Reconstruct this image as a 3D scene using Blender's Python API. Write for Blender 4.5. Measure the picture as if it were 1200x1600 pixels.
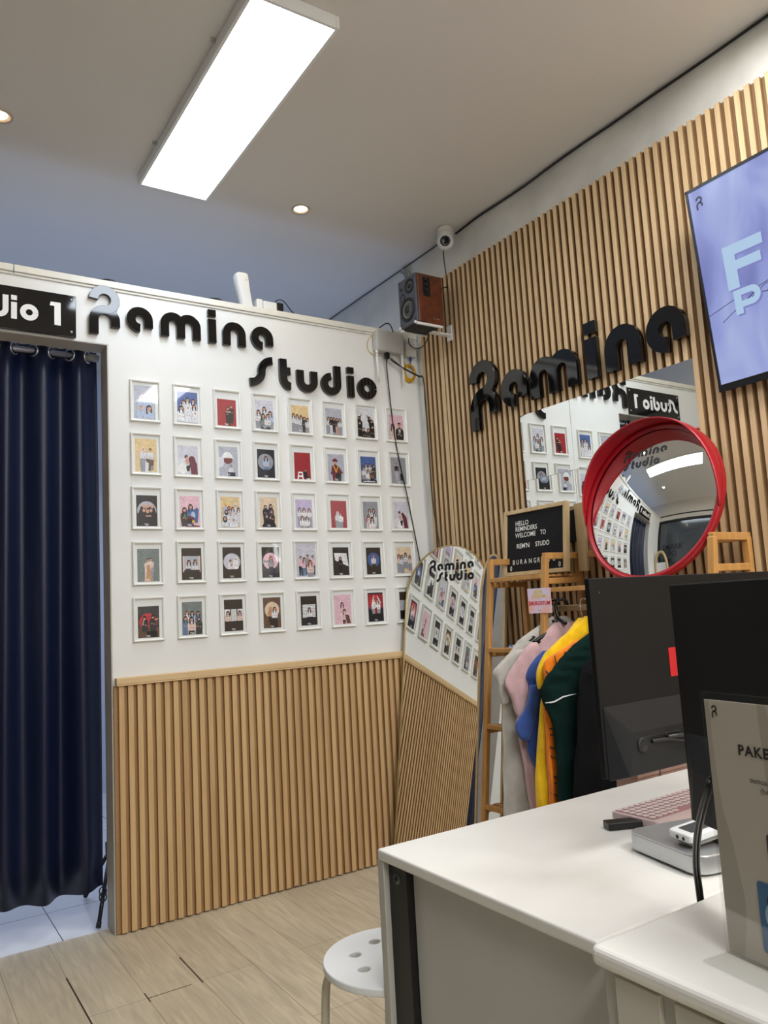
import bpy, bmesh, math, random
from mathutils import Vector, Matrix
random.seed(7)
for _o in list(bpy.data.objects): bpy.data.objects.remove(_o)
SC = bpy.context.scene
COL = SC.collection
PI = math.pi

# ------------------------------------------------------------------ camera
cam_d = bpy.data.cameras.new('camera'); cam = bpy.data.objects.new('camera', cam_d); COL.objects.link(cam)
cam_d.sensor_fit = 'VERTICAL'; cam_d.sensor_height = 36.0; cam_d.lens = 36.0 * 1213.98 / 1600.0
cam_d.clip_start = 0.02; cam_d.clip_end = 60
def _cam(yaw, pitch, roll):
    f = Vector((math.sin(yaw)*math.cos(pitch), math.cos(yaw)*math.cos(pitch), math.sin(pitch)))
    r = Vector((math.cos(yaw), -math.sin(yaw), 0)); u = r.cross(f)
    r2 = r*math.cos(roll)+u*math.sin(roll); u2 = -r*math.sin(roll)+u*math.cos(roll)
    return Matrix(((r2.x, u2.x, -f.x), (r2.y, u2.y, -f.y), (r2.z, u2.z, -f.z))).to_4x4()
cam.matrix_world = Matrix.Translation((-2.4746, -3.3364, 1.2273)) @ _cam(0.582, 0.1206, -0.0565)
SC.camera = cam

# ------------------------------------------------------------------ world, exposure
W = bpy.data.worlds.new('room_world'); SC.world = W; W.use_nodes = True
W.node_tree.nodes['Background'].inputs[0].default_value = (0.8, 0.85, 1.0, 1)
W.node_tree.nodes['Background'].inputs[1].default_value = 0.3
SC.view_settings.view_transform = 'Standard'; SC.view_settings.look = 'None'
SC.view_settings.gamma = 1; SC.view_settings.use_curve_mapping = False
SC.view_settings.exposure = 0.32
# light levels (the panel's emission is in its own builder)
PANEL_E = 11.5
DOWN_E = 110.0
def area(name, loc, rot, sx, sy, power, col, spread=PI):
    d = bpy.data.lights.new(name, 'AREA'); d.shape = 'RECTANGLE'; d.size = sx; d.size_y = sy
    d.energy = power; d.color = col; d.spread = spread
    o = bpy.data.objects.new(name, d); COL.objects.link(o); o.location = loc; o.rotation_euler = rot
    return o
# studio lamps of the room behind the partition: one washes its ceiling, one its floor
area('studio_uplight', (-1.5, 0.72, 1.75), (PI, 0, 0), 2.7, 0.35, 5.2, (0.45, 0.62, 1.0))
area('studio_downlight', (-1.7, 1.3, 2.3), (0, 0, 0), 1.8, 1.2, 15, (0.62, 0.72, 1.0))
# added fill lights, unseen: one behind the photographer, one above the desks
area('added_back_fill', (-1.7, -4.3, 3.05), (0, 0, 0), 2.2, 0.5, 78, (0.97, 0.985, 1.0))
area('added_front_fill', (-0.5, -2.6, 3.08), (0, 0, 0), 0.3, 1.2, 26, (0.98, 0.985, 0.98))

# ------------------------------------------------------------------ helpers
def lin(c):
    return tuple(((x/255.0)/12.92 if x/255.0 <= 0.04045 else (((x/255.0)+0.055)/1.055)**2.4) for x in c)
def mat(name, rgb, rough=0.5, metal=0.0, spec=0.5, coat=0.0, bump=None, emit=None, noise=None, sheen=0.0):
    m = bpy.data.materials.new(name); m.use_nodes = True
    nt = m.node_tree; b = nt.nodes['Principled BSDF']
    c = lin(rgb)+(1,)
    b.inputs['Base Color'].default_value = c
    b.inputs['Roughness'].default_value = rough; b.inputs['Metallic'].default_value = metal
    b.inputs['Specular IOR Level'].default_value = spec
    b.inputs['Coat Weight'].default_value = coat; b.inputs['Coat Roughness'].default_value = 0.03
    if sheen: b.inputs['Sheen Weight'].default_value = sheen
    if emit: b.inputs['Emission Color'].default_value = lin(emit[0])+(1,); b.inputs['Emission Strength'].default_value = emit[1]
    if noise or bump:
        tc = nt.nodes.new('ShaderNodeTexCoord')
    if noise:   # (scale, amount)
        n = nt.nodes.new('ShaderNodeTexNoise'); n.inputs['Scale'].default_value = noise[0]; n.inputs['Detail'].default_value = 5
        nt.links.new(tc.outputs['Object'], n.inputs['Vector'])
        r = nt.nodes.new('ShaderNodeMapRange'); r.inputs['From Min'].default_value = 0.3; r.inputs['From Max'].default_value = 0.7
        r.inputs['To Min'].default_value = 1-noise[1]; r.inputs['To Max'].default_value = 1+noise[1]*0.4
        nt.links.new(n.outputs['Fac'], r.inputs['Value'])
        mx = nt.nodes.new('ShaderNodeVectorMath'); mx.operation = 'SCALE'; mx.inputs[0].default_value = c[:3]
        nt.links.new(r.outputs['Result'], mx.inputs['Scale']); nt.links.new(mx.outputs['Vector'], b.inputs['Base Color'])
    if bump:    # (scale, strength, distance)
        n2 = nt.nodes.new('ShaderNodeTexNoise'); n2.inputs['Scale'].default_value = bump[0]; n2.inputs['Detail'].default_value = 4
        nt.links.new(tc.outputs['Object'], n2.inputs['Vector'])
        bp = nt.nodes.new('ShaderNodeBump'); bp.inputs['Strength'].default_value = bump[1]; bp.inputs['Distance'].default_value = bump[2]
        nt.links.new(n2.outputs['Fac'], bp.inputs['Height']); nt.links.new(bp.outputs['Normal'], b.inputs['Normal'])
    return m
def wood(name, light, dark, grain=(90, 90, 3), rough=0.45, pitch=None, axis=0):
    m = bpy.data.materials.new(name); m.use_nodes = True; nt = m.node_tree; L = nt.links
    b = nt.nodes['Principled BSDF']; b.inputs['Roughness'].default_value = rough
    tc = nt.nodes.new('ShaderNodeTexCoord'); mp = nt.nodes.new('ShaderNodeMapping'); mp.inputs['Scale'].default_value = grain
    L.new(tc.outputs['Object'], mp.inputs['Vector'])
    n = nt.nodes.new('ShaderNodeTexNoise'); n.inputs['Scale'].default_value = 1.0; n.inputs['Detail'].default_value = 6; n.inputs['Distortion'].default_value = 0.6
    L.new(mp.outputs['Vector'], n.inputs['Vector'])
    cr = nt.nodes.new('ShaderNodeValToRGB'); cr.color_ramp.elements[0].position = 0.3; cr.color_ramp.elements[1].position = 0.7
    cr.color_ramp.elements[0].color = lin(dark)+(1,); cr.color_ramp.elements[1].color = lin(light)+(1,)
    L.new(n.outputs['Fac'], cr.inputs['Fac'])
    out = cr.outputs['Color']
    if pitch:   # every slat its own tone
        sp = nt.nodes.new('ShaderNodeSeparateXYZ'); L.new(tc.outputs['Object'], sp.inputs['Vector'])
        d = nt.nodes.new('ShaderNodeMath'); d.operation = 'DIVIDE'; d.inputs[1].default_value = pitch
        L.new(sp.outputs[axis], d.inputs[0])
        f = nt.nodes.new('ShaderNodeMath'); f.operation = 'FLOOR'; L.new(d.outputs[0], f.inputs[0])
        wn = nt.nodes.new('ShaderNodeTexWhiteNoise'); wn.noise_dimensions = '1D'; L.new(f.outputs[0], wn.inputs['W'])
        r = nt.nodes.new('ShaderNodeMapRange'); r.inputs['To Min'].default_value = 0.9; r.inputs['To Max'].default_value = 1.06
        L.new(wn.outputs['Value'], r.inputs['Value'])
        mx = nt.nodes.new('ShaderNodeVectorMath'); mx.operation = 'SCALE'
        L.new(out, mx.inputs[0]); L.new(r.outputs['Result'], mx.inputs['Scale']); out = mx.outputs['Vector']
    L.new(out, b.inputs['Base Color'])
    bp = nt.nodes.new('ShaderNodeBump'); bp.inputs['Strength'].default_value = 0.15; bp.inputs['Distance'].default_value = 0.001
    L.new(n.outputs['Fac'], bp.inputs['Height']); L.new(bp.outputs['Normal'], b.inputs['Normal'])
    return m

class MB:
    """collects shapes; build() links them as one mesh object"""
    def __init__(s): s.v = []; s.f = []; s.m = []; s.sm = []
    def add(s, vs, fs, mi=0, smooth=False):
        o = len(s.v); s.v += [Vector(v) for v in vs]
        for f in fs: s.f.append([i+o for i in f]); s.m.append(mi); s.sm.append(smooth)
        return s
    def box(s, x0, y0, z0, x1, y1, z1, mi=0, M=None, side=None):
        vs = [Vector((x, y, z)) for z in (z0, z1) for y in (y0, y1) for x in (x0, x1)]
        if M: vs = [M @ v for v in vs]
        s.add(vs, [(0, 2, 3, 1), (4, 5, 7, 6), (0, 1, 5, 4), (1, 3, 7, 5), (3, 2, 6, 7), (2, 0, 4, 6)], mi)
        for f, m in (side or {}).items(): s.m[f-6] = m
        return s
    def bar(s, a, b, w, d, mi=0, up=(0, 0, 1)):
        a = Vector(a); b = Vector(b); z = (b-a).normalized(); u = Vector(up)
        if abs(z.dot(u)) > 0.95: u = Vector((1, 0, 0))
        x = z.cross(u).normalized(); y = z.cross(x).normalized(); L = (b-a).length
        M = Matrix(((x.x, y.x, z.x, a.x), (x.y, y.y, z.y, a.y), (x.z, y.z, z.z, a.z), (0, 0, 0, 1)))
        return s.box(-w/2, -d/2, 0, w/2, d/2, L, mi, M)
    def tube(s, pts, r, n=10, mi=0, closed=False, cap=True):
        P = [Vector(p) for p in pts]; N = len(P); rs = r if isinstance(r, (list, tuple)) else [r]*N
        vs = []; prev = None
        for i, p in enumerate(P):
            if closed: t = P[(i+1) % N]-P[i-1]
            else: t = P[min(i+1, N-1)]-P[max(i-1, 0)]
            t = t.normalized()
            if prev is None:
                u = Vector((0, 0, 1)) if abs(t.z) < 0.9 else Vector((1, 0, 0)); x = t.cross(u).normalized()
            else:
                x = (prev - t*prev.dot(t)).normalized()
            prev = x; y = t.cross(x)
            for k in range(n):
                a = 2*PI*k/n; vs.append(p+(x*math.cos(a)+y*math.sin(a))*rs[i])
        fs = []
        for i in range(N if closed else N-1):
            j = (i+1) % N
            for k in range(n): fs.append((i*n+k, i*n+(k+1) % n, j*n+(k+1) % n, j*n+k))
        if cap and not closed: fs.append(tuple(range(n))[::-1]); fs.append(tuple((N-1)*n+k for k in range(n)))
        return s.add(vs, fs, mi, True)
    def lathe(s, prof, c=(0, 0, 0), ax=(0, 0, 1), n=32, mi=0, smooth=True):
        """prof: list of (radius, height along the axis)"""
        ax = Vector(ax).normalized(); c = Vector(c); u = Vector((0, 0, 1)) if abs(ax.z) < 0.9 else Vector((1, 0, 0))
        x = ax.cross(u).normalized(); y = ax.cross(x); vs = []
        for r, h in prof:
            for k in range(n):
                a = 2*PI*k/n; vs.append(c+ax*h+(x*math.cos(a)+y*math.sin(a))*max(r, 1e-5))
        fs = []
        for i in range(len(prof)-1):
            for k in range(n): fs.append((i*n+k, i*n+(k+1) % n, (i+1)*n+(k+1) % n, (i+1)*n+k))
        return s.add(vs, fs, mi, smooth)
    def prism(s, poly, fn, d0, d1, mi=0):
        """poly 2D, fn(u, v, d) -> 3D"""
        n = len(poly); vs = [fn(u, v, d0) for u, v in poly]+[fn(u, v, d1) for u, v in poly]
        fs = [tuple(range(n)), tuple(range(2*n-1, n-1, -1))]+[(i, (i+1) % n, n+(i+1) % n, n+i) for i in range(n)]
        return s.add(vs, fs, mi)
    def build(s, name, mats, parent=None, loc=(0, 0, 0), bevel=0, seg=2, subsurf=0, recalc=True, rot=None):
        me = bpy.data.meshes.new(name); L = Vector(loc)
        me.from_pydata([tuple(v-L) for v in s.v], [], s.f)
        for m in (mats if isinstance(mats, (list, tuple)) else [mats]): me.materials.append(m)
        me.polygons.foreach_set('material_index', s.m); me.polygons.foreach_set('use_smooth', s.sm)
        if recalc:
            bm = bmesh.new(); bm.from_mesh(me); bmesh.ops.recalc_face_normals(bm, faces=bm.faces); bm.to_mesh(me); bm.free()
        me.update()
        o = bpy.data.objects.new(name, me); COL.objects.link(o)
        if parent is None: o.location = L
        else:
            o.parent = parent
            w = Vector((0, 0, 0)); q = parent
            while q: w += q.location; q = q.parent
            o.location = L-w
        if bevel:
            b = o.modifiers.new('bevel', 'BEVEL'); b.width = bevel; b.segments = seg; b.limit_method = 'ANGLE'
        if subsurf:
            b = o.modifiers.new('sub', 'SUBSURF'); b.levels = subsurf; b.render_levels = subsurf
        return o
def tag(o, label, cat, group=None, kind=None):
    o['label'] = label; o['category'] = cat
    if group: o['group'] = group
    if kind: o['kind'] = kind
    return o
def thing(name, loc, label, cat, group=None):
    o = bpy.data.objects.new(name, None); COL.objects.link(o); o.location = loc; o.empty_display_size = 0.05
    return tag(o, label, cat, group)
def struct(o): o['kind'] = 'structure'; return o
def arc(cx, cy, r, a0, a1, n=14):
    return [(cx+r*math.cos(math.radians(a0+(a1-a0)*i/n)), cy+r*math.sin(math.radians(a0+(a1-a0)*i/n))) for i in range(n+1)]

# ------------------------------------------------------------------ the sign's rounded letter shapes, as strokes (unit = x-height)
SW = 0.335
def strokes(ch):
    r = 0.5-SW/2; h = SW/2
    if ch == 'R':
        q = (1.12-SW)/2; c1 = (0.56, 0.67+q); c2 = (0.56, 0.67-q)
        return [arc(*c1, q, 180, -90, 24)+arc(*c2, q, 90, 180, 10)[1:]+[(0.56-q, -0.30)], arc(*c2, q, 90, 0, 10)+[(0.56+q, 0.04)]]
    if ch == 'e': return [arc(0.5, 0.5, r, -88, -360, 28)+[(0.5+r, 0.2)]]
    if ch == 'n': return [[(h, 0)]+arc(0.5, 0.5, r, 180, 0, 18)+[(1-h, 0)]]
    if ch == 'm':
        q = (1.62-SW)/4; a = arc(h+q, 1-h-q, q, 180, 0, 16); b = arc(h+3*q, 1-h-q, q, 180, 0, 16)
        return [[(h, 0)]+a+[(h+2*q, 0)], [(h+2*q, 0.3)]+b+[(h+4*q, 0)]]
    if ch == 'i': return [[(h, 0), (h, 0.98)]]
    if ch == '.': return [[(h, 1.10), (h, 1.38)]]
    if ch == 's': return [arc(0, 0.5+h, 0.5, -90, 0, 12)[0:1]+arc(0.03, 0.67, 0.5, -90, 0, 14)+arc(1.03, 0.67, 0.5, 180, 90, 14)[1:]]
    if ch == 't': return [[(h, 1.34), (h, 0.5)]+arc(0.5, 0.5, r, 180, 270, 10), [(h, 0.82), (0.5, 0.82)]]
    if ch == 'u': return [[(h, 0.95)]+arc(0.5, 0.5, r, 180, 360, 18)+[(1-h, 0.95)]]
    if ch == 'd': return [[(1-h, 1.34), (1-h, 0.5)]+arc(0.5, 0.5, r, 0, -270, 26)[1:]]
    if ch == 'o': return [arc(0.5, 0.5, r, 0, 360, 32)]
    if ch == 'S': return [arc(0.03, 0.67, 0.5, -90, 0, 14)+arc(1.03, 0.67, 0.5, 180, 90, 14)[1:]]
ROW1 = [('R', 0.0), ('e', 1.37), ('m', 2.66), ('i', 4.60), ('n', 5.21), ('e', 6.45)]
ROW2 = [('s', 6.35), ('t', 7.70), ('u', 8.50), ('d', 9.69), ('i', 11.03), ('o', 11.55)]
def ribbon(mb, pts, w, fn, d0, d1, mi=0):
    """flat stroke of width w along 2D pts, from depth d0 (back) to d1 (front)"""
    n = len(pts); Lr = []
    for i, (x, y) in enumerate(pts):
        a = pts[max(i-1, 0)]; b = pts[min(i+1, n-1)]; tx, ty = b[0]-a[0], b[1]-a[1]; l = math.hypot(tx, ty) or 1
        nx, ny = -ty/l*w/2, tx/l*w/2; Lr.append(((x+nx, y+ny), (x-nx, y-ny)))
    vs = []
    for l, r in Lr: vs += [fn(*l, d1), fn(*r, d1), fn(*l, d0), fn(*r, d0)]
    fs = []
    for i in range(n-1):
        a = 4*i; b = a+4; fs.append((a, a+1, b+1, b))
        if d0 != d1: fs += [(a+2, b+2, b+3, a+3), (a, b, b+2, a+2), (a+1, a+3, b+3, b+1)]
    if d0 != d1: e = 4*(n-1); fs += [(0, 2, 3, 1), (e, e+1, e+3, e+2)]
    mb.add(vs, fs, mi)
def glyph(mb, ch, fn, d0, d1, mi=0, sw=SW):
    for i, p in enumerate(strokes(ch)): ribbon(mb, p, sw, fn, d0, d1-(0.0004 if i and d0 != d1 else 0), mi)
def wordmark(mb, fn, unit, ox, oy, shift=0.0, gap=1.6, d0=0, d1=0, mi=0, sw=SW, rows=(0, 1)):
    """both words, flat; the first baseline at oy, the second gap units below"""
    for row, dy, sh in [((ROW1, 0, 0), (ROW2, -gap, shift))[i] for i in rows]:
        for ch, x in row:
            for c in ([ch, '.'] if ch == 'i' else [ch]):
                glyph(mb, c, lambda u, v, d, x=x, dy=dy, sh=sh: fn(ox+(u+x+sh)*unit, oy+(v+dy)*unit, d), d0, d1, mi, sw)
_txt = {}
def text2d(s, size, bold=0.0, spacing=1.0):
    k = (s, bold, spacing)
    if k not in _txt:
        cu = bpy.data.curves.new('t', 'FONT'); cu.body = s; cu.size = 1.0; cu.offset = bold; cu.space_character = spacing; cu.resolution_u = 3
        o = bpy.data.objects.new('t', cu); COL.objects.link(o); bpy.context.view_layer.update()
        me = o.evaluated_get(bpy.context.evaluated_depsgraph_get()).to_mesh()
        vs = [(v.co.x, v.co.y) for v in me.vertices]; fs = [tuple(p.vertices) for p in me.polygons]
        o.evaluated_get(bpy.context.evaluated_depsgraph_get()).to_mesh_clear()
        bpy.data.objects.remove(o); bpy.data.curves.remove(cu); _txt[k] = (vs, fs)
    vs, fs = _txt[k]
    return [(x*size, y*size) for x, y in vs], fs
def text(mb, s, fn, size, ox, oy, d, mi=0, bold=0.0, spacing=1.0, sx=1.0, center=False):
    vs, fs = text2d(s, size, bold, spacing)
    if center:
        xs = [v[0] for v in vs]; ox = ox-(min(xs)+max(xs))/2*sx
    mb.add([fn(ox+x*sx, oy+y, d) for x, y in vs], fs, mi)

# ------------------------------------------------------------------ materials
M_wallwhite = mat('painted_wall_white', (232, 232, 229), 0.6, noise=(2.2, 0.05), bump=(60, 0.12, 0.001))
M_wallB = mat('stained_plaster_white', (216, 214, 206), 0.7, noise=(3.5, 0.20), bump=(25, 0.4, 0.003))
M_ceil = mat('ceiling_paint', (218, 214, 208), 0.8, noise=(1.0, 0.03))
M_jamb = mat('jamb_grey_beige', (202, 196, 187), 0.6, noise=(9, 0.10))
M_cap = mat('cap_trim_white', (226, 224, 214), 0.5, noise=(12, 0.08))
M_slat = wood('oak_slats', (214, 186, 146), (198, 168, 126), (60, 60, 2.0), 0.5, pitch=0.0376, axis=1)
M_grooveshade = wood('shaded_groove_wood', (150, 118, 80), (134, 102, 68), (60, 60, 2.0), 0.6)  # darker brown paints shade into the slat sides and the backing between them
M_grooveshadeA = wood('shaded_groove_wood_dado', (176, 138, 92), (160, 122, 78), (60, 60, 2.0), 0.6)  # dado wood darkened to paint the shade between its slats and on their sides
M_slatA = wood('oak_slats_dado', (214, 180, 132), (198, 160, 112), (60, 60, 2.0), 0.5, pitch=0.0376, axis=0)
M_ledge = wood('oak_ledge', (220, 190, 144), (208, 176, 130), (3, 60, 60), 0.45)
M_bamboo = wood('bamboo', (196, 148, 88), (174, 124, 66), (50, 50, 4), 0.4)
M_board = wood('pale_wood_frame', (206, 182, 140), (186, 160, 116), (40, 40, 6), 0.5)
M_letter = mat('black_acrylic', (9, 9, 10), 0.05, spec=0.6)
M_white = mat('white_plastic', (226, 227, 226), 0.35)
M_offwhite = mat('aged_white_plastic', (205, 203, 194), 0.4, noise=(20, 0.1))
M_black = mat('black_plastic', (16, 16, 17), 0.35)
M_mattblack = mat('matt_black', (20, 20, 21), 0.6)
M_mirror = mat('mirror_glass', (240, 243, 242), 0.0, metal=1.0)
M_chrome = mat('chrome', (210, 210, 212), 0.12, metal=1.0)
M_red = mat('red_plastic', (156, 18, 30), 0.3)
M_desk = mat('desk_laminate_white', (232, 229, 222), 0.28, noise=(5, 0.07))
M_deskside = mat('desk_panel_grey_white', (190, 187, 178), 0.5, noise=(6, 0.06))
M_decal = mat('black_vinyl', (8, 8, 9), 0.5)
# ------------------------------------------------------------------ the room
XL, YB, ZC = -2.95, -5.0, 3.126
ZT = 2.70                      # top of the partition
OX0, OX1, OZ = -2.40, -1.656, 2.415   # the doorway
TH = 0.11
# floor: wood-look planks with staggered joints
def floor_mat():
    m = bpy.data.materials.new('plank_floor'); m.use_nodes = True; nt = m.node_tree; L = nt.links; b = nt.nodes['Principled BSDF']
    tc = nt.nodes.new('ShaderNodeTexCoord'); sp = nt.nodes.new('ShaderNodeSeparateXYZ'); L.new(tc.outputs['Object'], sp.inputs[0])
    cb = nt.nodes.new('ShaderNodeCombineXYZ')
    ay = nt.nodes.new('ShaderNodeMath'); ay.operation = 'ADD'; ay.inputs[1].default_value = 0.60+6*1.22
    ax = nt.nodes.new('ShaderNodeMath'); ax.operation = 'ADD'; ax.inputs[1].default_value = 1.705+20*0.186
    L.new(sp.outputs['Y'], ay.inputs[0]); L.new(sp.outputs['X'], ax.inputs[0]); L.new(ay.outputs[0], cb.inputs['X']); L.new(ax.outputs[0], cb.inputs['Y'])
    br = nt.nodes.new('ShaderNodeTexBrick'); br.inputs['Scale'].default_value = 1.0
    br.inputs['Brick Width'].default_value = 1.22; br.inputs['Row Height'].default_value = 0.186; br.inputs['Mortar Size'].default_value = 0.0012
    br.inputs['Mortar Smooth'].default_value = 0.2; br.offset = 0.37; br.offset_frequency = 2
    br.inputs['Color1'].default_value = lin((220, 206, 178))+(1,); br.inputs['Color2'].default_value = lin((211, 196, 167))+(1,)
    br.inputs['Mortar'].default_value = lin((150, 130, 104))+(1,); L.new(cb.outputs[0], br.inputs['Vector'])
    mp = nt.nodes.new('ShaderNodeMapping'); mp.inputs['Scale'].default_value = (38, 3.2, 1); L.new(tc.outputs['Object'], mp.inputs['Vector'])
    n = nt.nodes.new('ShaderNodeTexNoise'); n.inputs['Scale'].default_value = 1; n.inputs['Detail'].default_value = 8; n.inputs['Distortion'].default_value = 1.4
    L.new(mp.outputs['Vector'], n.inputs['Vector'])
    r = nt.nodes.new('ShaderNodeMapRange'); r.inputs['From Min'].default_value = 0.25; r.inputs['From Max'].default_value = 0.75; r.inputs['To Min'].default_value = 0.70; r.inputs['To Max'].default_value = 1.04
    L.new(n.outputs['Fac'], r.inputs['Value'])
    n3 = nt.nodes.new('ShaderNodeTexNoise'); n3.inputs['Scale'].default_value = 2.2; n3.inputs['Detail'].default_value = 4; L.new(tc.outputs['Object'], n3.inputs['Vector'])
    r3 = nt.nodes.new('ShaderNodeMapRange'); r3.inputs['From Min'].default_value = 0.3; r3.inputs['From Max'].default_value = 0.7; r3.inputs['To Min'].default_value = 0.86; r3.inputs['To Max'].default_value = 1.05
    L.new(n3.outputs['Fac'], r3.inputs['Value'])
    mu = nt.nodes.new('ShaderNodeMath'); mu.operation = 'MULTIPLY'; L.new(r.outputs[0], mu.inputs[0]); L.new(r3.outputs[0], mu.inputs[1])
    mx = nt.nodes.new('ShaderNodeVectorMath'); mx.operation = 'SCALE'; L.new(br.outputs['Color'], mx.inputs[0]); L.new(mu.outputs[0], mx.inputs['Scale'])
    L.new(mx.outputs[0], b.inputs['Base Color']); b.inputs['Roughness'].default_value = 0.42
    bp = nt.nodes.new('ShaderNodeBump'); bp.inputs['Strength'].default_value = 0.25; bp.inputs['Distance'].default_value = 0.001; L.new(n.outputs['Fac'], bp.inputs['Height']); L.new(bp.outputs[0], b.inputs['Normal'])
    return m
def tile_mat():
    m = bpy.data.materials.new('white_floor_tile'); m.use_nodes = True; nt = m.node_tree; L = nt.links; b = nt.nodes['Principled BSDF']
    tc = nt.nodes.new('ShaderNodeTexCoord'); mp = nt.nodes.new('ShaderNodeMapping'); mp.inputs['Location'].default_value = (1.835+6*0.6, -0.452+6*0.6, 0)
    L.new(tc.outputs['Object'], mp.inputs['Vector'])
    br = nt.nodes.new('ShaderNodeTexBrick'); br.offset = 0; br.inputs['Scale'].default_value = 1; br.inputs['Brick Width'].default_value = 0.6; br.inputs['Row Height'].default_value = 0.6
    br.inputs['Mortar Size'].default_value = 0.002; br.inputs['Color1'].default_value = lin((235, 235, 235))+(1,); br.inputs['Color2'].default_value = lin((228, 229, 230))+(1,)
    br.inputs['Mortar'].default_value = lin((70, 66, 62))+(1,)
    L.new(mp.outputs[0], br.inputs['Vector']); L.new(br.outputs['Color'], b.inputs['Base Color']); b.inputs['Roughness'].default_value = 0.2
    return m
struct(MB().box(XL, YB, -0.1, 0.0, 0.085, 0.0).build('floor', floor_mat()))
struct(MB().box(XL, 0.085, -0.1, 0.0, 2.7, -0.001).build('floor_tiled', tile_mat()))
struct(MB().box(XL-0.1, YB-0.1, ZC, 0.1, 2.8, ZC+0.1).build('ceiling', M_ceil))
# partition with the doorway
w = MB().box(OX1, 0, 0, 0, TH, ZT-0.03).box(OX0, 0, OZ, OX1, TH, ZT-0.03).box(XL, 0, 0, OX0, TH, ZT-0.03)
struct(w.build('wall_partition', M_wallwhite))
j = MB().box(OX1-0.004, 0.0, 0, OX1+0.001, TH+0.004, OZ).box(OX0, 0.0, OZ-0.004, OX1, TH+0.004, OZ+0.001).box(OX0-0.001, 0.0, 0, OX0+0.004, TH+0.004, OZ)
struct(j.build('trim_1', M_jamb))
c = MB()
for a, b_ in ((XL, -2.03), (-2.027, -0.006)): c.box(a, -0.012, ZT-0.03, b_, TH+0.012, ZT).box(a, -0.006, ZT-0.042, b_, 0.0, ZT-0.03)
struct(c.build('trim_2', M_cap, bevel=0.003))
struct(MB().box(0, YB, 0, 0.1, 2.7, ZC).build('wall_right', M_wallB))
struct(MB().box(XL, YB-0.1, 0, 0.1, YB, ZC).build('wall_front', M_wallwhite))
struct(MB().box(XL, 2.7, 0, 0.1, 2.8, ZC).build('wall_studio_back', mat('studio_wall_blue_white', (205, 212, 228), 0.7)))
# left wall: white with a dark shopfront
M_dark = mat('dark_glass', (72, 77, 82), 0.12)
struct(MB().box(XL-0.1, 0.0, 0, XL, 2.7, ZC).box(XL-0.1, YB, 2.56, XL, 0.0, ZC).build('wall_left', mat('left_wall_beige', (205, 200, 190), 0.7)))
g = MB().box(XL-0.06, YB, 0, XL-0.03, 0.0, 2.56)
struct(g.build('window_1', M_dark))
fr = MB()
for y in (-0.03, -1.75, -3.3): fr.box(XL-0.05, y-0.025, 0, XL+0.01, y+0.025, 2.56)
fr.box(XL-0.05, YB, 2.53, XL+0.012, 0.0, 2.58).box(XL, YB, 2.70, XL+0.012, -0.02, 2.73)
struct(fr.build('trim_3', M_mattblack))
# dark lettering on the shopfront, seen in the round mirror
lt = MB()
M_lett = mat('black_window_lettering', (7, 8, 9), 0.6)
for i, s in enumerate(('EMARK', 'ESPO', 'EML')):
    text(lt, s, lambda u, v, d: Vector((XL-0.028+d, -0.16-u, v)), 0.205, 0, 1.79-i*0.17, 0.0, bold=0.014)
struct(lt.build('trim_4', M_lett, recalc=False))

# slatted dado on the partition
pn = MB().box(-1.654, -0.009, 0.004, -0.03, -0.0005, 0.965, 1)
k = 0; x = -1.6375
while x < -0.06:
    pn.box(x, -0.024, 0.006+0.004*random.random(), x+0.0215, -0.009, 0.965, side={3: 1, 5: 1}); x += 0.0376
struct(pn.build('trim_5', [M_slatA, M_grooveshadeA], bevel=0.0005, seg=1))
struct(MB().box(-1.648, -0.034, 0.964, -0.075, -0.0005, 0.970).box(-1.648, -0.034, 0.970, -0.075, -0.0005, 0.9972).build('trim_6', M_ledge, bevel=0.003))
# slatted panels on the right wall
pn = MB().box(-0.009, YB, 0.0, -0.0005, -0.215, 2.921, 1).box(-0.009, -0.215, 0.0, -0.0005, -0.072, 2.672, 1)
y = -0.074
i = 0
while y > YB+0.05:
    top = 2.672 if i < 4 else 2.921
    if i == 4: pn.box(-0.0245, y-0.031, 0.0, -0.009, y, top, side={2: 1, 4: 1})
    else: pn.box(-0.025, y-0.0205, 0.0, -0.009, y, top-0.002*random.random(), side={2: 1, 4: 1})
    y -= 0.0376; i += 1
struct(pn.build('trim_7', [M_slat, M_grooveshade], bevel=0.0005, seg=1))
# open joints between floor boards
gp = MB()
for x0_, y0_, x1_, y1_ in ((-1.894, -0.66, -1.889, -0.265), (-1.525, -0.615, -1.521, -0.37), (-1.705, -0.604, -1.56, -0.601), (-1.707, -0.63, -1.703, -0.56)): gp.box(x0_, y0_, 0.0002, x1_, y1_, 0.0006)
struct(gp.build('trim_8', mat('joint_dark', (52, 42, 32), 0.8)))
# ------------------------------------------------------------------ ceiling lights
def downlight(x, y, label):
    t = thing('downlight', (x, y, ZC), label, 'ceiling light', 'recessed downlights')
    MB().lathe([(0.0, -0.002), (0.030, -0.002), (0.034, -0.004), (0.044, -0.005), (0.046, -0.0), (0.046, 0.0)], (x, y, ZC), n=32).build('trim_ring', mat('downlight_ring', (196, 180, 165), 0.4), t, (x, y, ZC))
    MB().lathe([(0.0, -0.0036), (0.012, -0.0034), (0.022, -0.003), (0.0285, -0.0022)], (x-0.004, y-0.006, ZC), n=24).build('bulb', mat('warm_bulb', (255, 250, 235), 0.4, emit=((255, 226, 178), DOWN_E)), t, (x, y, ZC))
    return t
downlight(-0.813, -0.239, 'warm round downlight between the bright panel and the corner camera')
downlight(-2.120, -0.344, 'warm round downlight at the far left of the ceiling')
downlight(-2.1, -3.9, 'warm round downlight behind the photographer, left one')
downlight(-0.8, -3.9, 'warm round downlight behind the photographer, right one')
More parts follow.
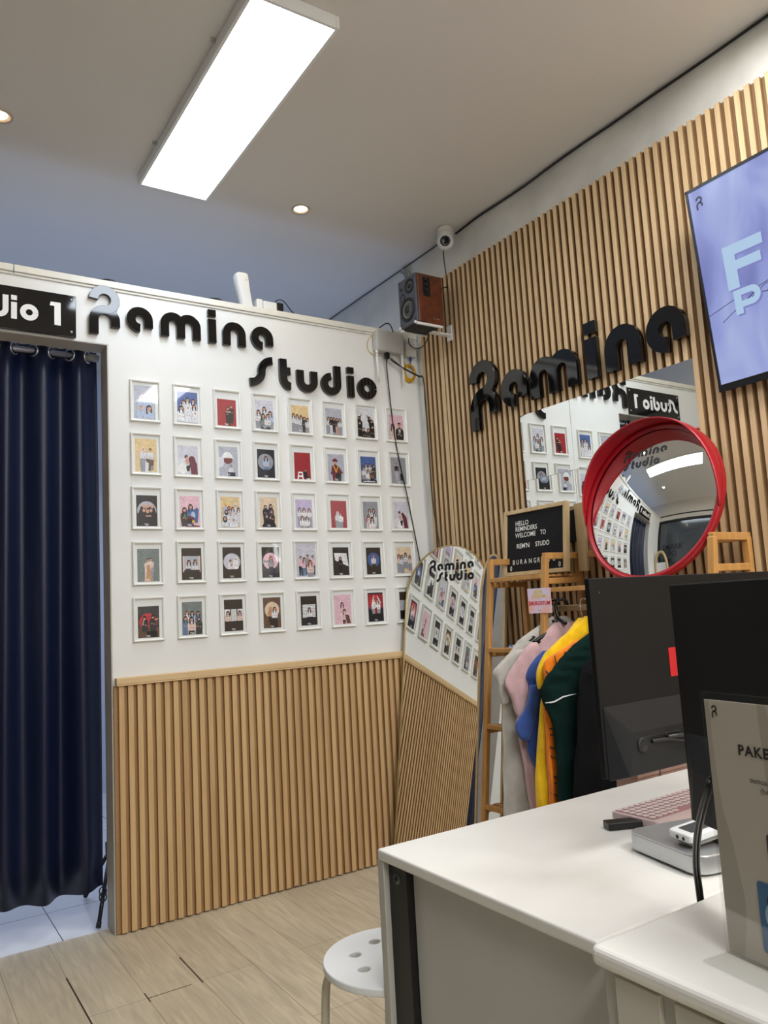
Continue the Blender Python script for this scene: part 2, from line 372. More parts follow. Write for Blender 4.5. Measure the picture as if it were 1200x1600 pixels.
# the LED panel
t = thing('led_panel_light', (-1.41, -0.79, ZC), 'large rectangular white LED ceiling panel, switched on', 'ceiling light')
px0, px1, py0, py1 = -1.552, -1.268, -1.372, -0.190
b = MB().box(px0-0.013, py0-0.013, ZC-0.045, px0, py1+0.013, ZC-0.0005).box(px1, py0-0.013, ZC-0.045, px1+0.013, py1+0.013, ZC-0.0005)
b.box(px0, py0-0.013, ZC-0.045, px1, py0, ZC-0.0005).box(px0, py1, ZC-0.045, px1, py1+0.013, ZC-0.0005)
b.build('frame', M_white, t, (-1.41, -0.79, ZC), bevel=0.002)
MB().box(px0, py0, ZC-0.040, px1, py1, ZC-0.034).build('diffuser', mat('led_diffuser', (255, 255, 255), 0.6, emit=((232, 243, 255), PANEL_E)), t, (-1.41, -0.79, ZC))
b = MB()
for yy in (-0.45, -1.1): b.box(px0-0.03, yy-0.006, ZC-0.012, px0-0.012, yy+0.006, ZC-0.0005)
b.build('clip', M_chrome, t, (-1.41, -0.79, ZC))

# ------------------------------------------------------------------ wall letters
fA = lambda u, v, d: Vector((u, -d, v))
fB = lambda u, v, d: Vector((-d, -u, v))
def letter(ch, x, base, unit, fn, d0, d1, label, grp):
    a = MB(); glyph(a, ch, lambda u, v, d: fn(x+u*unit, base+v*unit, d), d0, d1)
    loc = fn(x+0.5*unit, base, d0)
    o = a.build('sign_letter', M_letter, None, loc, bevel=0.0012, seg=2)
    tag(o, label, 'letter', grp)
    if ch == 'i':
        a = MB(); glyph(a, '.', lambda u, v, d: fn(x+u*unit, base+v*unit, d), d0, d1); a.build('dot', M_letter, o, loc, bevel=0.0012, seg=2)
names1 = ['hook-shaped capital R', 'first e', 'letter m', 'letter i', 'letter n', 'last e']
for (ch, _), x, nm in zip(ROW1, (-1.736, -1.579, -1.430, -1.207, -1.137, -0.994), names1):
    letter(ch, x, 2.485, 0.115, fA, 0.0006, 0.020, 'black acrylic %s of the upper word on the white wall' % nm, 'black letters on the white wall')
names2 = ['letter s', 'letter t', 'letter u', 'letter d', 'letter i', 'letter o']
for (ch, _), x, nm in zip(ROW2, (-1.006, -0.850, -0.758, -0.622, -0.468, -0.408), names2):
    letter(ch, x, 2.300, 0.115, fA, 0.0006, 0.020, 'black acrylic %s of the lower word on the white wall' % nm, 'black letters on the white wall')
for (ch, _), s, nm in zip(ROW1, (0.476, 0.70, 0.893, 1.222, 1.322, 1.522), names1):
    letter(ch, s, 2.098, 0.172, fB, 0.0256, 0.052, 'large glossy black %s on the wooden slats' % nm, 'large letters on the slats')

# black name board above the doorway
t = thing('name_board', (-2.06, -0.004, 2.42), 'black sign board with white lettering above the curtained doorway', 'sign')
o = MB().box(-2.334, -0.018, 2.420, -1.789, -0.004, 2.602).build('board', mat('gloss_black_board', (12, 12, 13), 0.06, spec=0.7), t, (-2.06, -0.004, 2.42), bevel=0.002)
b = MB(); U = 0.072; zb = 2.465
fnb = lambda u, v, d: Vector((u, -0.0185-d, v))
for ch, xx in (('S', -2.312), ('t', -2.243), ('u', -2.197), ('d', -2.119), ('i', -2.040), ('o', -2.007)):
    for c_ in ([ch, '.'] if ch == 'i' else [ch]):
        glyph(b, c_, lambda u, v, d, xx=xx: fnb(xx+u*U, zb+v*U, d), 0.0002, 0.0002, sw=0.30)
b.add([fnb(u, v, 0.0002) for u, v in ((-1.875, 2.463), (-1.850, 2.463), (-1.850, 2.562), (-1.875, 2.562))], [(0, 1, 2, 3)]); b.add([fnb(u, v, 0.0002) for u, v in ((-1.893, 2.545), (-1.875, 2.545), (-1.875, 2.562), (-1.889, 2.562))], [(0, 1, 2, 3)])
b.build('lettering', mat('white_vinyl', (236, 236, 236), 0.5), t, (-2.06, -0.004, 2.42), recalc=False)
b = MB()
for zz in (2.442, 2.582):
    for xx in (-1.808, -2.316): b.lathe([(0.006, 0.0), (0.005, 0.003), (0.0, 0.004)], (xx, -0.018, zz), (0, -1, 0), 16)
b.build('screw', M_chrome, t, (-2.06, -0.004, 2.42))
# ------------------------------------------------------------------ framed photographs
PC = dict(w=(222, 224, 230), W=(240, 240, 242), b=(24, 23, 26), n=(206, 160, 138), d=(44, 30, 28), g=(152, 154, 162), G=(182, 184, 196), m=(108, 42, 58), r=(160, 32, 42), y=(226, 198, 146),
          u=(76, 100, 160), l=(176, 196, 228), p=(232, 192, 204), k=(58, 58, 58), j=(98, 128, 158), o=(104, 78, 62), e=(228, 206, 176), t=(196, 152, 112), B=(52, 44, 36), V=(190, 176, 212),
          c=(34, 36, 52), q=(206, 206, 218), s=(120, 130, 128), a=(232, 206, 196), z=(120, 60, 44), v=(86, 140, 70), Y=(238, 186, 40), R=(196, 60, 66), H=(196, 196, 200), i=(72, 104, 160))
_pm = {}
def pm(k):
    if k not in _pm: _pm[k] = mat('print_'+str(len(_pm)), PC[k], 0.4, coat=0.5, noise=(110, 0.22))
    return _pm[k]
M_mat = mat('mount_card', (226, 228, 226), 0.5, coat=0.6)
M_frame = mat('frame_white', (238, 238, 232), 0.35)
FW, FH = 0.132, 0.184
def ell(cx, cy, rx, ry, n=16, a0=0, a1=360): return [(cx+rx*math.cos(math.radians(a0+(a1-a0)*i/n)), cy+ry*math.sin(math.radians(a0+(a1-a0)*i/n))) for i in range(n+(a1-a0 < 360))]
def person(x, y, s, hair='d', top='w', bot=None, L=9, k='l', skin='n', lean=0.0):
    """head of radius s centred on (x, y); L body length in head radii"""
    S = []; w = 2.0*s; yb = y-L*s; ym = y-min(L, 5.2)*s; dx = lean*s
    if k == 'l': S.append((ell(x, y-0.5*s, 1.22*s, 1.9*s), hair))
    if bot: S.append(([(x-0.75*w+dx, ym+0.3*s), (x+0.75*w+dx, ym+0.3*s), (x+0.62*w+dx*1.6, yb), (x+0.08*w+dx*1.6, yb), (x+dx, ym-1.2*s), (x-0.08*w+dx*1.6, yb), (x-0.62*w+dx*1.6, yb)], bot))
    if top in 'wWlaGqe': S.append(([(x-0.95*w, y-1.6*s), (x+0.95*w, y-1.6*s), (x+1.12*w+dx, y-3.0*s), (x+1.05*w+dx, ym+0.3*s), (x+0.8*w+dx, yb+0.2*s), (x-0.8*w+dx, yb+0.2*s), (x-1.05*w+dx, ym+0.3*s), (x-1.12*w+dx, y-3.0*s)], 'g'))
    S.append(([(x-0.35*s, y-0.6*s), (x+0.35*s, y-0.6*s), (x+0.42*s, y-1.15*s), (x+0.85*w, y-1.7*s), (x+1.02*w+dx, y-3.0*s), (x+0.95*w+dx, ym+0.4*s), (x+0.72*w+dx, ym if bot else yb), (x-0.72*w+dx, ym if bot else yb), (x-0.95*w+dx, ym+0.4*s), (x-1.02*w+dx, y-3.0*s), (x-0.85*w, y-1.7*s), (x-0.42*s, y-1.15*s)], top))
    if top in 'wWlaGqe': S += [([(x-0.72*w+dx, y-2.6*s), (x-0.66*w+dx, y-2.6*s), (x-0.60*w+dx, ym+0.2*s), (x-0.66*w+dx, ym+0.2*s)], 'H'), ([(x+0.66*w+dx, y-2.6*s), (x+0.72*w+dx, y-2.6*s), (x+0.66*w+dx, ym+0.2*s), (x+0.60*w+dx, ym+0.2*s)], 'H'), ([(x-0.05*w, y-1.6*s), (x+0.01*w, y-1.6*s), (x+0.03*w, y-3.6*s), (x-0.02*w, y-3.6*s)], 'G')]
    S += [(ell(x+0.35*w+dx, y-4.2*s, 0.42*s, 0.34*s, 8), skin), (ell(x-0.30*w+dx, y-3.9*s, 0.36*s, 0.34*s, 8), skin)]
    if k == 'l': S += [([(x-1.2*s, y), (x-0.6*s, y), (x-0.55*s, y-2.6*s), (x-1.15*s, y-2.3*s)], hair), ([(x+1.2*s, y), (x+0.6*s, y), (x+0.6*s, y-2.3*s), (x+1.15*s, y-2.6*s)], hair)]
    if k == 'h': S += [(ell(x, y-0.38*s, 1.22*s, 1.72*s), 'g'), (ell(x, y-0.35*s, 1.15*s, 1.62*s), hair)]
    S.append((ell(x, y-(0.1*s if k == 'h' else 0), (0.62 if k == 'h' else 0.8)*s, (0.8 if k == 'h' else 1.0)*s, 12), skin))
    if k in 'ls': S.append((ell(x, y+0.1*s, 0.98*s, 1.05*s, 12, 15, 165)+[(x-0.5*s, y+0.25*s), (x+0.1*s, y+0.6*s)], hair))
    if k == 'c': S += [(ell(x, y+0.35*s, 1.0*s, 0.95*s, 12, 0, 180), hair), ([(x-1.1*s, y+0.3*s), (x+1.35*s, y+0.3*s), (x+1.3*s, y+0.5*s), (x-1.1*s, y+0.5*s)], hair)]
    S += [([(x-0.42*s, y+0.02*s), (x-0.1*s, y+0.02*s), (x-0.1*s, y+0.18*s), (x-0.42*s, y+0.18*s)], 'd'), ([(x+0.1*s, y+0.02*s), (x+0.42*s, y+0.02*s), (x+0.42*s, y+0.18*s), (x+0.1*s, y+0.18*s)], 'd'), ([(x-0.25*s, y-0.55*s), (x+0.25*s, y-0.55*s), (x, y-0.42*s)], 'R'), ([(x-0.07*s, y-0.25*s), (x+0.12*s, y-0.28*s), (x+0.02*s, y+0.02*s)], 't')]
    return S
def Q(x0, y0, x1, y1, c): return [([(x0, y0), (x1, y0), (x1, y1), (x0, y1)], c)]
def E_(cx, cy, rx, ry, c): return [(ell(cx, cy, rx, ry, 28), c)]
def arm(x0, y0, x1, y1, w, c, hand=True):
    l = math.hypot(x1-x0, y1-y0); nx, ny = -(y1-y0)/l*w, (x1-x0)/l*w
    S = [([(x0+nx, y0+ny), (x0-nx, y0-ny), (x1-nx*.7, y1-ny*.7), (x1+nx*.7, y1+ny*.7)], c)]
    if hand: S += [(ell(x1, y1, w*1.2, w*1.3, 8), 'n')]
    return S
P = person
# each: (column, row, background, photo rectangle inside the mount (x0, x1, y0, y1 in mm from the frame's middle), shapes, logo, label)
PH = []
def ph(c, r, bg, rect, shapes, logo, label): PH.append((c, r, bg, rect, shapes, logo, label))
STD = (-46, 46, -77, 60); LOW = (-47, 44, -77, 56); MID = (-46, 46, -70, 66)
ph(0, 0, 'G', (-49, 44, -79, 70), P(.38, 1.02, .11, 'w', 'l', k='h')+P(.62, 1.02, .11, 'w', 'l', k='h')+P(.33, .55, .11, 'G', 'l', k='h')+P(.70, .52, .12, 'd', 'l', L=6)+arm(.15, .3, .3, .48, .05, 'l')+arm(.85, .2, .66, .36, .05, 'l'), 0, 'framed photo of four friends in pale blue hoodies, top left of the grid')
ph(1, 0, 'u', (-46, 48, -78, 62), P(.30, .98, .09, 'b', 'w')+P(.50, 1.10, .09, 'b', 'w')+P(.78, 1.06, .09, 'b', 'w')+P(.82, .80, .09, 'b', 'w')+P(.18, .66, .10, 'b', 'W')+P(.52, .70, .09, 'W', 'w', k='h')+P(.86, .46, .09, 'W', 'w', k='h')+Q(0, 0, 1, .10, 'w'), 0, 'framed photo of seven people in white against a blue backdrop, top row')
ph(2, 0, 'r', (-48, 44, -78, 48), P(.58, .90, .075, 'b', 'b', L=12, k='c')+P(.74, 1.0, .07, 'b', 'b', L=12, k='s')+Q(.46, .70, .72, .76, 'n'), 1, 'framed photo of a couple in black on a red backdrop, top row')
ph(3, 0, 'q', (-48, 46, -78, 62), P(.18, .86, .09, 'd', 'w', 'c')+P(.50, 1.05, .09, 'd', 'w')+P(.82, .84, .09, 'd', 'l', 'c')+P(.42, .68, .10, 'd', 's')+P(.66, .68, .09, 'o', 'w', 'c')+Q(.3, 0, .8, .1, 'c'), 1, 'framed photo of five girls with long dark hair on pale grey, top row')
ph(4, 0, 'y', (-46, 48, -78, 56), P(.12, .88, .08, 'd', 'w', 'B', L=12)+P(.33, .84, .08, 'd', 'w', 'B', L=12)+P(.55, .80, .08, 'd', 'w', 'B', L=12)+P(.74, .74, .08, 'd', 'k', 'B', L=12)+P(.94, .70, .08, 'd', 'w', 'B', L=12), 1, 'framed photo of five people in white tops and brown trousers on yellow, top row')
ph(5, 0, 'G', (-46, 48, -78, 58), P(.18, .88, .07, 'b', 'w', 'w', L=12)+P(.34, .88, .07, 'b', 'b', 'w', L=12)+P(.50, .86, .07, 'b', 'b', 'c', L=12)+P(.68, .84, .07, 'b', 'k', 'n', L=12)+P(.86, .82, .07, 'd', 'w', 'j', L=12), 1, 'framed photo of five standing friends on grey blue, top row')
ph(6, 0, 'w', (-50, 50, -79, 74), P(.10, 1.0, .08, 'b', 'b', L=9, lean=.4)+P(.12, .74, .08, 'b', 'b', L=9)+P(.72, 1.02, .08, 'b', 'b', lean=1.5)+P(.86, .86, .08, 'b', 'b', lean=.6)+P(.88, .56, .08, 'b', 'b')+P(.36, .42, .08, 'b', 'b', k='s')+P(.62, .38, .08, 'd', 'k')+arm(.1, .95, .22, 1.16, .03, 'b')+arm(.7, .95, .56, 1.16, .03, 'b'), 0, 'framed photo of people in black leaning in from both sides, top row')
ph(7, 0, 'p', (-46, 46, -78, 56), P(.26, .76, .12, 'b', 'a')+P(.72, .86, .14, 'd', 'b', k='s')+[([(.64, .62), (.80, .62), (.72, .2)], 'W')]+Q(.70, .25, .74, .60, 'b'), 0, 'framed photo of girl in white beside boy in black suit, pink backdrop, top row')
ph(0, 1, 'y', (-48, 46, -78, 68), P(.38, 1.06, .085, 'a', 'w', 'W', L=13, k='h')+P(.70, 1.02, .085, 'b', 'w', 'o', L=11, k='s')+Q(.46, 0, .66, .5, 'w')+[([(.52, .62), (.86, .58), (.82, .3), (.72, .3), (.70, .05), (.60, .05), (.62, .42), (.52, .46)], 'o')], 0, 'framed photo of a couple in white on a yellow backdrop, second row')
ph(1, 1, 'q', (-48, 44, -78, 52), [(ell(.16, .62, .24, .17), 'w'), (ell(.22, .26, .26, .24), 'W'), (ell(.70, .72, .17, .20), 'm')]+[([(.56, .82), (.78, .88), (.96, .5), (.98, 0), (.66, 0), (.58, .5)], 'm')]+E_(.42, .86, .09, .09, 'b')+E_(.46, .80, .07, .07, 'n')+E_(.44, .66, .09, .07, 'n')+E_(.46, .56, .08, .06, 'n')+[([(.40, .38), (.62, .48), (.56, .14), (.44, .16)], 'b')], 0, 'framed photo of four people bowing inward, in white and maroon, second row')
ph(2, 1, 'G', (-46, 46, -78, 60), [([(0, .95), (.22, .98), (.30, .72), (.20, .5), (0, .4)], 'w')]+[([(.28, .95), (.72, .95), (.70, .74), (.60, .64), (.42, .62), (.26, .72)], 'z')]+[(ell(.46, .93, .28, .30, 16, 0, 180), 'W'), ([(.14, .92), (.78, .92), (.78, .98), (.14, .98)], 'W')]+P(.64, .50, .07, 'v', 'w', 'c', L=7, k='c')+Q(.45, 0, .85, .20, 'c'), 1, 'framed photo of a giant white hat head over a tiny person, second row')
ph(3, 1, 'b', (-46, 44, -78, 58), E_(.48, .84, .44, .44, 'g')+P(.50, 1.05, .085, 'b', 'l', 'c', L=10)+Q(.28, 0, .74, .42, 'b')+Q(.34, .42, .68, .56, 'j'), 1, 'framed photo of one girl before a grey moon disc on black, second row')
ph(4, 1, 'r', (-44, 44, -78, 54), [([(.16, 0), (.22, .42), (.50, .42), (.54, 0)], 'W'), ([(.26, .22), (.28, .34), (.44, .34), (.45, .22)], 'r'), ([(.24, 0), (.25, .12), (.47, .12), (.47, 0)], 'r')]+P(.66, .50, .06, 'b', 'b', L=4)+[([(.5, .40), (.72, .36), (.92, .04), (.62, .04)], 'b')]+Q(.74, .0, .96, .06, 'W'), 0, 'framed photo of a person seated by a white stool on red, second row')
ph(5, 1, 'G', (-46, 46, -78, 58), P(.44, 1.02, .11, 'm', 'm', L=9, k='c')+[([(.14, .35), (.28, .86), (.62, .86), (.92, .45), (.80, .40), (.72, .0), (.26, 0), (.28, .35)], 'm'), ([(.46, .0), (.48, .45), (.80, .42), (.80, 0)], 'b'), ([(.30, .86), (.36, .86), (.50, .55), (.60, .86), (.66, .86), (.50, .42)], 'Y')]+E_(.44, 1.02, .085, .10, 'n')+[([(.26, 1.14), (.44, 1.26), (.62, 1.14), (.60, 1.06), (.28, 1.06)], 'm')], 1, 'framed photo of a graduate in a maroon gown and cap, second row')
ph(6, 1, 'u', (-46, 46, -78, 58), P(.35, 1.0, .075, 'b', 'w')+P(.60, 1.0, .075, 'b', 'w')+P(.86, .95, .075, 'b', 'k')+P(.18, .82, .075, 'b', 'w', 'b')+P(.46, .66, .08, 'b', 'W', 'b')+P(.70, .66, .08, 'b', 'o', 'b')+Q(0, 0, 1, .16, 'c')+Q(.1, .04, .9, .10, 'q'), 1, 'framed photo of six people grouped against a deep blue backdrop, second row')
ph(7, 1, 'g', (-48, 46, -78, 62), P(.36, 1.08, .07, 'b', 'b', 'G', L=13, k='s')+P(.68, .90, .065, 'b', 'g', 'b', L=11, k='s'), 1, 'framed photo of two men standing on plain grey, end of the second row')
ph(0, 2, 'b', (-46, 44, -78, 56), E_(.5, .74, .46, .46, 'G')+Q(0, 0, 1, .62, 'b')+[([(.06, .5), (.22, .95), (.85, .95), (.98, .5), (.98, 0), (0, 0)], 'b')]+E_(.36, .96, .07, .09, 'n')+E_(.56, .97, .07, .09, 'n')+E_(.76, .95, .07, .09, 'n')+E_(.36, .76, .07, .09, 'n')+E_(.53, .72, .08, .10, 'n')+E_(.70, .76, .07, .09, 'n')+E_(.46, .90, .05, .07, 'n')+Q(.44, .46, .70, .52, 'n'), 1, 'framed photo of seven people in black under a pale arch, third row')
ph(1, 2, 'p', (-46, 46, -78, 60), P(.24, .82, .10, 'd', 'k', L=8)+P(.54, .98, .10, 'd', 'i', L=9)+[([(.55, .75), (.85, .95), (.95, .85), (.88, .2), (.6, .2)], 'i'), (ell(.66, .58, .11, .17), 'l'), ([(.22, .62), (.30, .62), (.28, .4), (.20, .4)], 'v')]+E_(.52, .40, .20, .12, 'm')+E_(.50, .28, .14, .12, 'd')+[([(.30, .1), (.6, .1), (.98, .05), (.98, 0), (.3, 0)], 'm'), ([(.62, .34), (.74, .30), (.72, .16), (.60, .2)], 'Y')], 1, 'framed photo of three people in colourful costumes on pink, third row')
ph(2, 2, 'y', (-46, 46, -78, 62), P(.26, 1.10, .075, 'Y', 'G', k='c')+P(.78, 1.10, .075, 'w', 'w', k='c')+P(.42, .96, .075, 'm', 'w', k='h')+P(.62, .92, .075, 'b', 'w')+P(.92, .90, .075, 'd', 'w')+P(.28, .76, .085, 'b', 'w', k='h')+P(.48, .72, .085, 'G', 'w', k='h')+P(.76, .68, .085, 'w', 'w', k='h')+P(.20, .42, .10, 'k', 'w', k='h')+P(.64, .36, .11, 'w', 'W', k='h'), 0, 'framed photo of a crowd in white with one yellow cap, third row')
ph(3, 2, 'e', (-44, 46, -78, 64), P(.32, 1.06, .08, 'b', 'b')+P(.62, 1.10, .09, 'b', 'b')+P(.66, .80, .09, 'b', 'b', k='h')+P(.38, .56, .09, 'b', 'b', k='h')+[([(.08, 0), (.30, .4), (.75, .4), (.92, 0)], 'b')]+Q(.55, .42, .62, .55, 'n'), 1, 'framed photo of a group all in black on beige, third row')
ph(4, 2, 'V', (-46, 44, -78, 60), P(.24, 1.0, .075, 'd', 'w', 'k', L=12)+P(.50, .98, .075, 'd', 'W', 'k', L=12)+P(.80, .96, .075, 'd', 'W', 'k', L=12)+P(.38, .54, .08, 'd', 'W', 'n', L=7)+P(.66, .52, .08, 'd', 'W', 'n', L=7), 1, 'framed photo of five girls in white tops on lilac, third row')
ph(5, 2, 'r', (-44, 46, -78, 58), P(.42, .82, .08, 'w', 'w', 'w', L=11, k='h')+P(.60, .76, .08, 'b', 'W', 'k', L=10, k='s'), 0, 'framed photo of a couple in white on red, third row')
ph(6, 2, 'g', (-44, 46, -78, 60), P(.42, 1.02, .08, 'd', 'w')+P(.70, 1.04, .08, 'd', 'w')+P(.74, .82, .08, 'd', 'w')+P(.34, .74, .08, 'd', 'R', k='h')+P(.34, .52, .08, 'w', 'a', k='h')+P(.56, .52, .11, 'd', 'W'), 0, 'framed photo of six friends stacked up on grey, third row')
ph(7, 2, 'q', (-46, 46, -78, 62), [(ell(.18, .30, .22, .24), 'w'), (ell(.40, .22, .20, .22), 'W'), ([(.50, .86), (.62, .92), (.86, .62), (.95, 0), (.68, 0), (.6, .5)], 'm')]+E_(.38, .90, .08, .08, 'b')+E_(.42, .84, .06, .06, 'n')+E_(.40, .68, .08, .06, 'n')+E_(.44, .56, .07, .06, 'n')+[([(.40, .40), (.58, .48), (.56, .14), (.46, .16)], 'b')], 0, 'framed photo of people bowing inward in white and maroon, end of the third row')
ph(0, 3, 's', (-46, 48, -78, 62), P(.48, .98, .07, 'd', 'a', 'a', L=13, k='s')+P(.60, 1.0, .07, 'd', 'a', 'a', L=14, k='s')+[([(.30, .82), (.62, .82), (.60, .5), (.62, 0), (.32, 0), (.34, .5)], 'a'), ([(.42, .75), (.56, .75), (.66, 0), (.36, 0), (.42, .45)], 't')], 1, 'framed photo of embracing couple in blush and tan on grey green, fourth row')
ph(1, 3, 'B', (-44, 46, -78, 62), Q(.06, .38, .94, 1.16, 'a')+Q(.13, .38, .86, 1.16, 'G')+P(.36, .86, .085, 'd', 'w', L=5)+P(.68, .88, .085, 'd', 'w', L=5)+Q(.12, .05, .90, .48, 'B')+Q(.2, .42, .45, .55, 'k'), 1, 'framed photo of two girls before a grey square on dark brown, fourth row')
ph(2, 3, 'B', (-44, 44, -74, 66), E_(.50, .84, .46, .44, 'q')+P(.42, .86, .085, 'd', 'W', L=4.5, k='s')+P(.70, .98, .085, 'W', 'W', L=6, k='h')+P(.46, .66, .06, 'd', 'w', L=4, k='s')+Q(.1, .0, .9, .46, 'B'), 1, 'framed photo of three people in white in a pale round opening, fourth row')
ph(3, 3, 'B', (-42, 46, -76, 66), E_(.50, .88, .44, .44, 'p')+Q(.05, .80, .40, .92, 'g')+P(.52, 1.04, .09, 'z', 'g', 'B', L=9)+Q(.36, 0, .74, .50, 'c'), 1, 'framed photo of a long haired girl in grey before a pink disc, fourth row')
ph(4, 3, 'q', (-52, 52, -80, 78), P(.22, .88, .075, 'd', 'p', 'c', L=11, k='s')+P(.40, .80, .075, 'd', 'p', 'j', L=10)+P(.58, .94, .075, 'd', 'g', 'k', L=11, k='s')+P(.84, .90, .075, 'd', 'p', 'k', L=11, k='s')+P(.70, .66, .09, 'z', 'a', 'a', L=8), 0, 'framed photo of five people in pink tops and jeans on pale grey, fourth row')
ph(5, 3, 'B', (-44, 46, -76, 62), [([(.08, 1.22), (.86, 1.20), (.97, .48), (.14, .82)], 'W')]+Q(.2, 1.05, .9, 1.06, 'k')+Q(.14, .9, .92, .91, 'k')+Q(.3, .75, .95, .76, 'k')+Q(.32, .82, .325, 1.2, 'k')+Q(.55, .72, .555, 1.2, 'k')+Q(.76, .6, .765, 1.2, 'k')+P(.46, .92, .075, 'd', 'b', 'b', L=11), 1, 'framed photo of a girl lit by a slanting window grid on black brown, fourth row')
ph(6, 3, 'B', (-42, 44, -76, 60), E_(.50, .86, .42, .42, 'u')+P(.50, 1.08, .08, 'z', 'w', 'B', L=10)+Q(.36, .0, .66, .60, 'B'), 1, 'framed photo of one girl before a blue disc on dark brown, fourth row')
ph(7, 3, 'e', (-46, 46, -76, 60), P(.14, .98, .08, 'd', 'a', 'a', L=12)+P(.34, .94, .08, 'd', 'w', 'a', L=12)+P(.60, 1.06, .08, 'd', 'w', 'o', L=10)+P(.88, .92, .07, 'd', 'a', 'e', L=11), 0, 'framed photo of four people in beige and white on cream, fourth row end')
ph(0, 4, 'k', (-46, 44, -78, 54), E_(.48, .72, .42, .42, 'R')+Q(0, 0, 1, .46, 'o')+P(.32, .92, .08, 'd', 'k', L=8)+P(.70, .96, .08, 'd', 'k', L=10)+arm(.78, .82, .92, .86, .03, 'n')+arm(.2, .6, .28, .84, .03, 'n')+Q(.40, .93, .26, .96, 'b')+Q(.62, .96, .78, 1.0, 'b')+Q(.4, 0, .9, .3, 'b'), 1, 'framed photo of two people in sunglasses before a red disc, lowest row')
ph(1, 4, 's', (-46, 44, -78, 64), P(.24, 1.06, .08, 'z', 'W')+P(.50, 1.04, .08, 'b', 'l')+P(.80, 1.02, .08, 'd', 'j')+P(.16, .80, .09, 'd', 'j')+P(.82, .74, .09, 'b', 'k', k='h')+P(.46, .74, .10, 'b', 'a')+Q(.3, .02, .6, .2, 'b'), 1, 'framed photo of six friends in denim on slate grey, lowest row')
ph(2, 4, 'B', (-44, 44, -74, 66), Q(.02, .50, .30, 1.10, 'W')+Q(.36, .50, .66, 1.10, 'W')+Q(.72, .50, .99, 1.10, 'W')+sum([[([(.36+.06*i, .50), (.375+.06*i, .50), (.395+.06*i, 1.10), (.38+.06*i, 1.10)], 'g')] for i in range(5)], [])+sum([Q(.36, .56+.09*i, .66, .57+.09*i, 'g') for i in range(6)], [])+P(.20, .92, .08, 'b', 'a', 'b', L=8)+P(.84, .92, .08, 'b', 'a', 'b', L=8)+Q(0, 0, 1, .50, 'B'), 1, 'framed photo of two girls beside three lattice windows on dark brown, lowest row')
ph(3, 4, 'o', (-44, 44, -72, 68), E_(.50, .94, .42, .42, 'e')+P(.40, 1.02, .08, 't', 't', 'B', L=9)+P(.64, .98, .085, 'b', 'W', 'B', L=9)+Q(.36, .0, .80, .50, 'B'), 1, 'framed photo of two people before a cream disc on brown, lowest row')
ph(4, 4, 'B', (-42, 44, -72, 66), Q(.10, .42, .90, 1.16, 'k')+sum([Q(.10, .44+.08*i, .90, .50+.08*i, 'W') for i in range(9)], [])+P(.52, .86, .085, 'd', 'W', 'm', L=9)+Q(.34, .0, .72, .46, 'c'), 1, 'framed photo of a girl before white blinds on black, lowest row')
ph(5, 4, 'p', (-48, 46, -78, 64), P(.46, 1.02, .085, 'd', 'p', 'a', L=12)+P(.58, .66, .085, 'd', 'p', 'm', L=8)+[([(.50, .62), (.72, .62), (.95, .1), (.92, 0), (.62, 0), (.66, .3)], 'p'), ([(.62, .50), (.84, .44), (.94, .02), (.70, .02)], 'o')], 0, 'framed photo of two embracing girls in pink on pink, lowest row')
ph(6, 4, 'b', (-46, 44, -76, 68), Q(0, .75, 1, 1.52, 'r')+E_(.46, .98, .40, .46, 'R')+[([(.10, .78), (.30, .94), (.70, .94), (.86, .78), (.62, .5), (.34, .5)], 'i')]+P(.42, 1.18, .09, 'd', 'W', 'b', L=9, k='s')+P(.62, 1.14, .09, 'z', 'W', 'b', L=9)+arm(.28, 1.0, .40, 1.42, .035, 'W')+arm(.82, 1.0, .62, 1.40, .035, 'W')+Q(.44, .44, .58, .76, 'r')+Q(.3, 0, .78, .44, 'b'), 1, 'framed photo of two people with raised arms before red and blue, lowest row')
ph(7, 4, 'B', (-44, 44, -74, 66), Q(.0, .52, 1, 1.10, 'G')+P(.62, .84, .08, 'b', 'b', 'b', L=8)+Q(0, 0, 1, .50, 'b'), 0, 'framed photo with a grey band on black, partly behind the arched mirror, lowest row')
RX0, RDX, RZ0, RDZ = -1.5695, 0.1898, 2.268, 0.2364
jit = [(-.000, .000)]
def clip_poly(poly, x1, y1):
    def cl(pts, f, inter):
        out = []
        for i in range(len(pts)):
            a, b = pts[i-1], pts[i]
            if f(b):
                if not f(a): out.append(inter(a, b))
                out.append(b)
            elif f(a): out.append(inter(a, b))
        return out
    def ix(X): return lambda a, b: (X, a[1]+(b[1]-a[1])*(X-a[0])/((b[0]-a[0]) or 1e-9))
    def iy(Y): return lambda a, b: (a[0]+(b[0]-a[0])*(Y-a[1])/((b[1]-a[1]) or 1e-9), Y)
    for f, g in ((lambda p: p[0] >= 0, ix(0)), (lambda p: p[0] <= x1, ix(x1)), (lambda p: p[1] >= 0, iy(0)), (lambda p: p[1] <= y1, iy(y1))):
        poly = cl(poly, f, g)
        if len(poly) < 3: return None
    return poly
frame_me = None
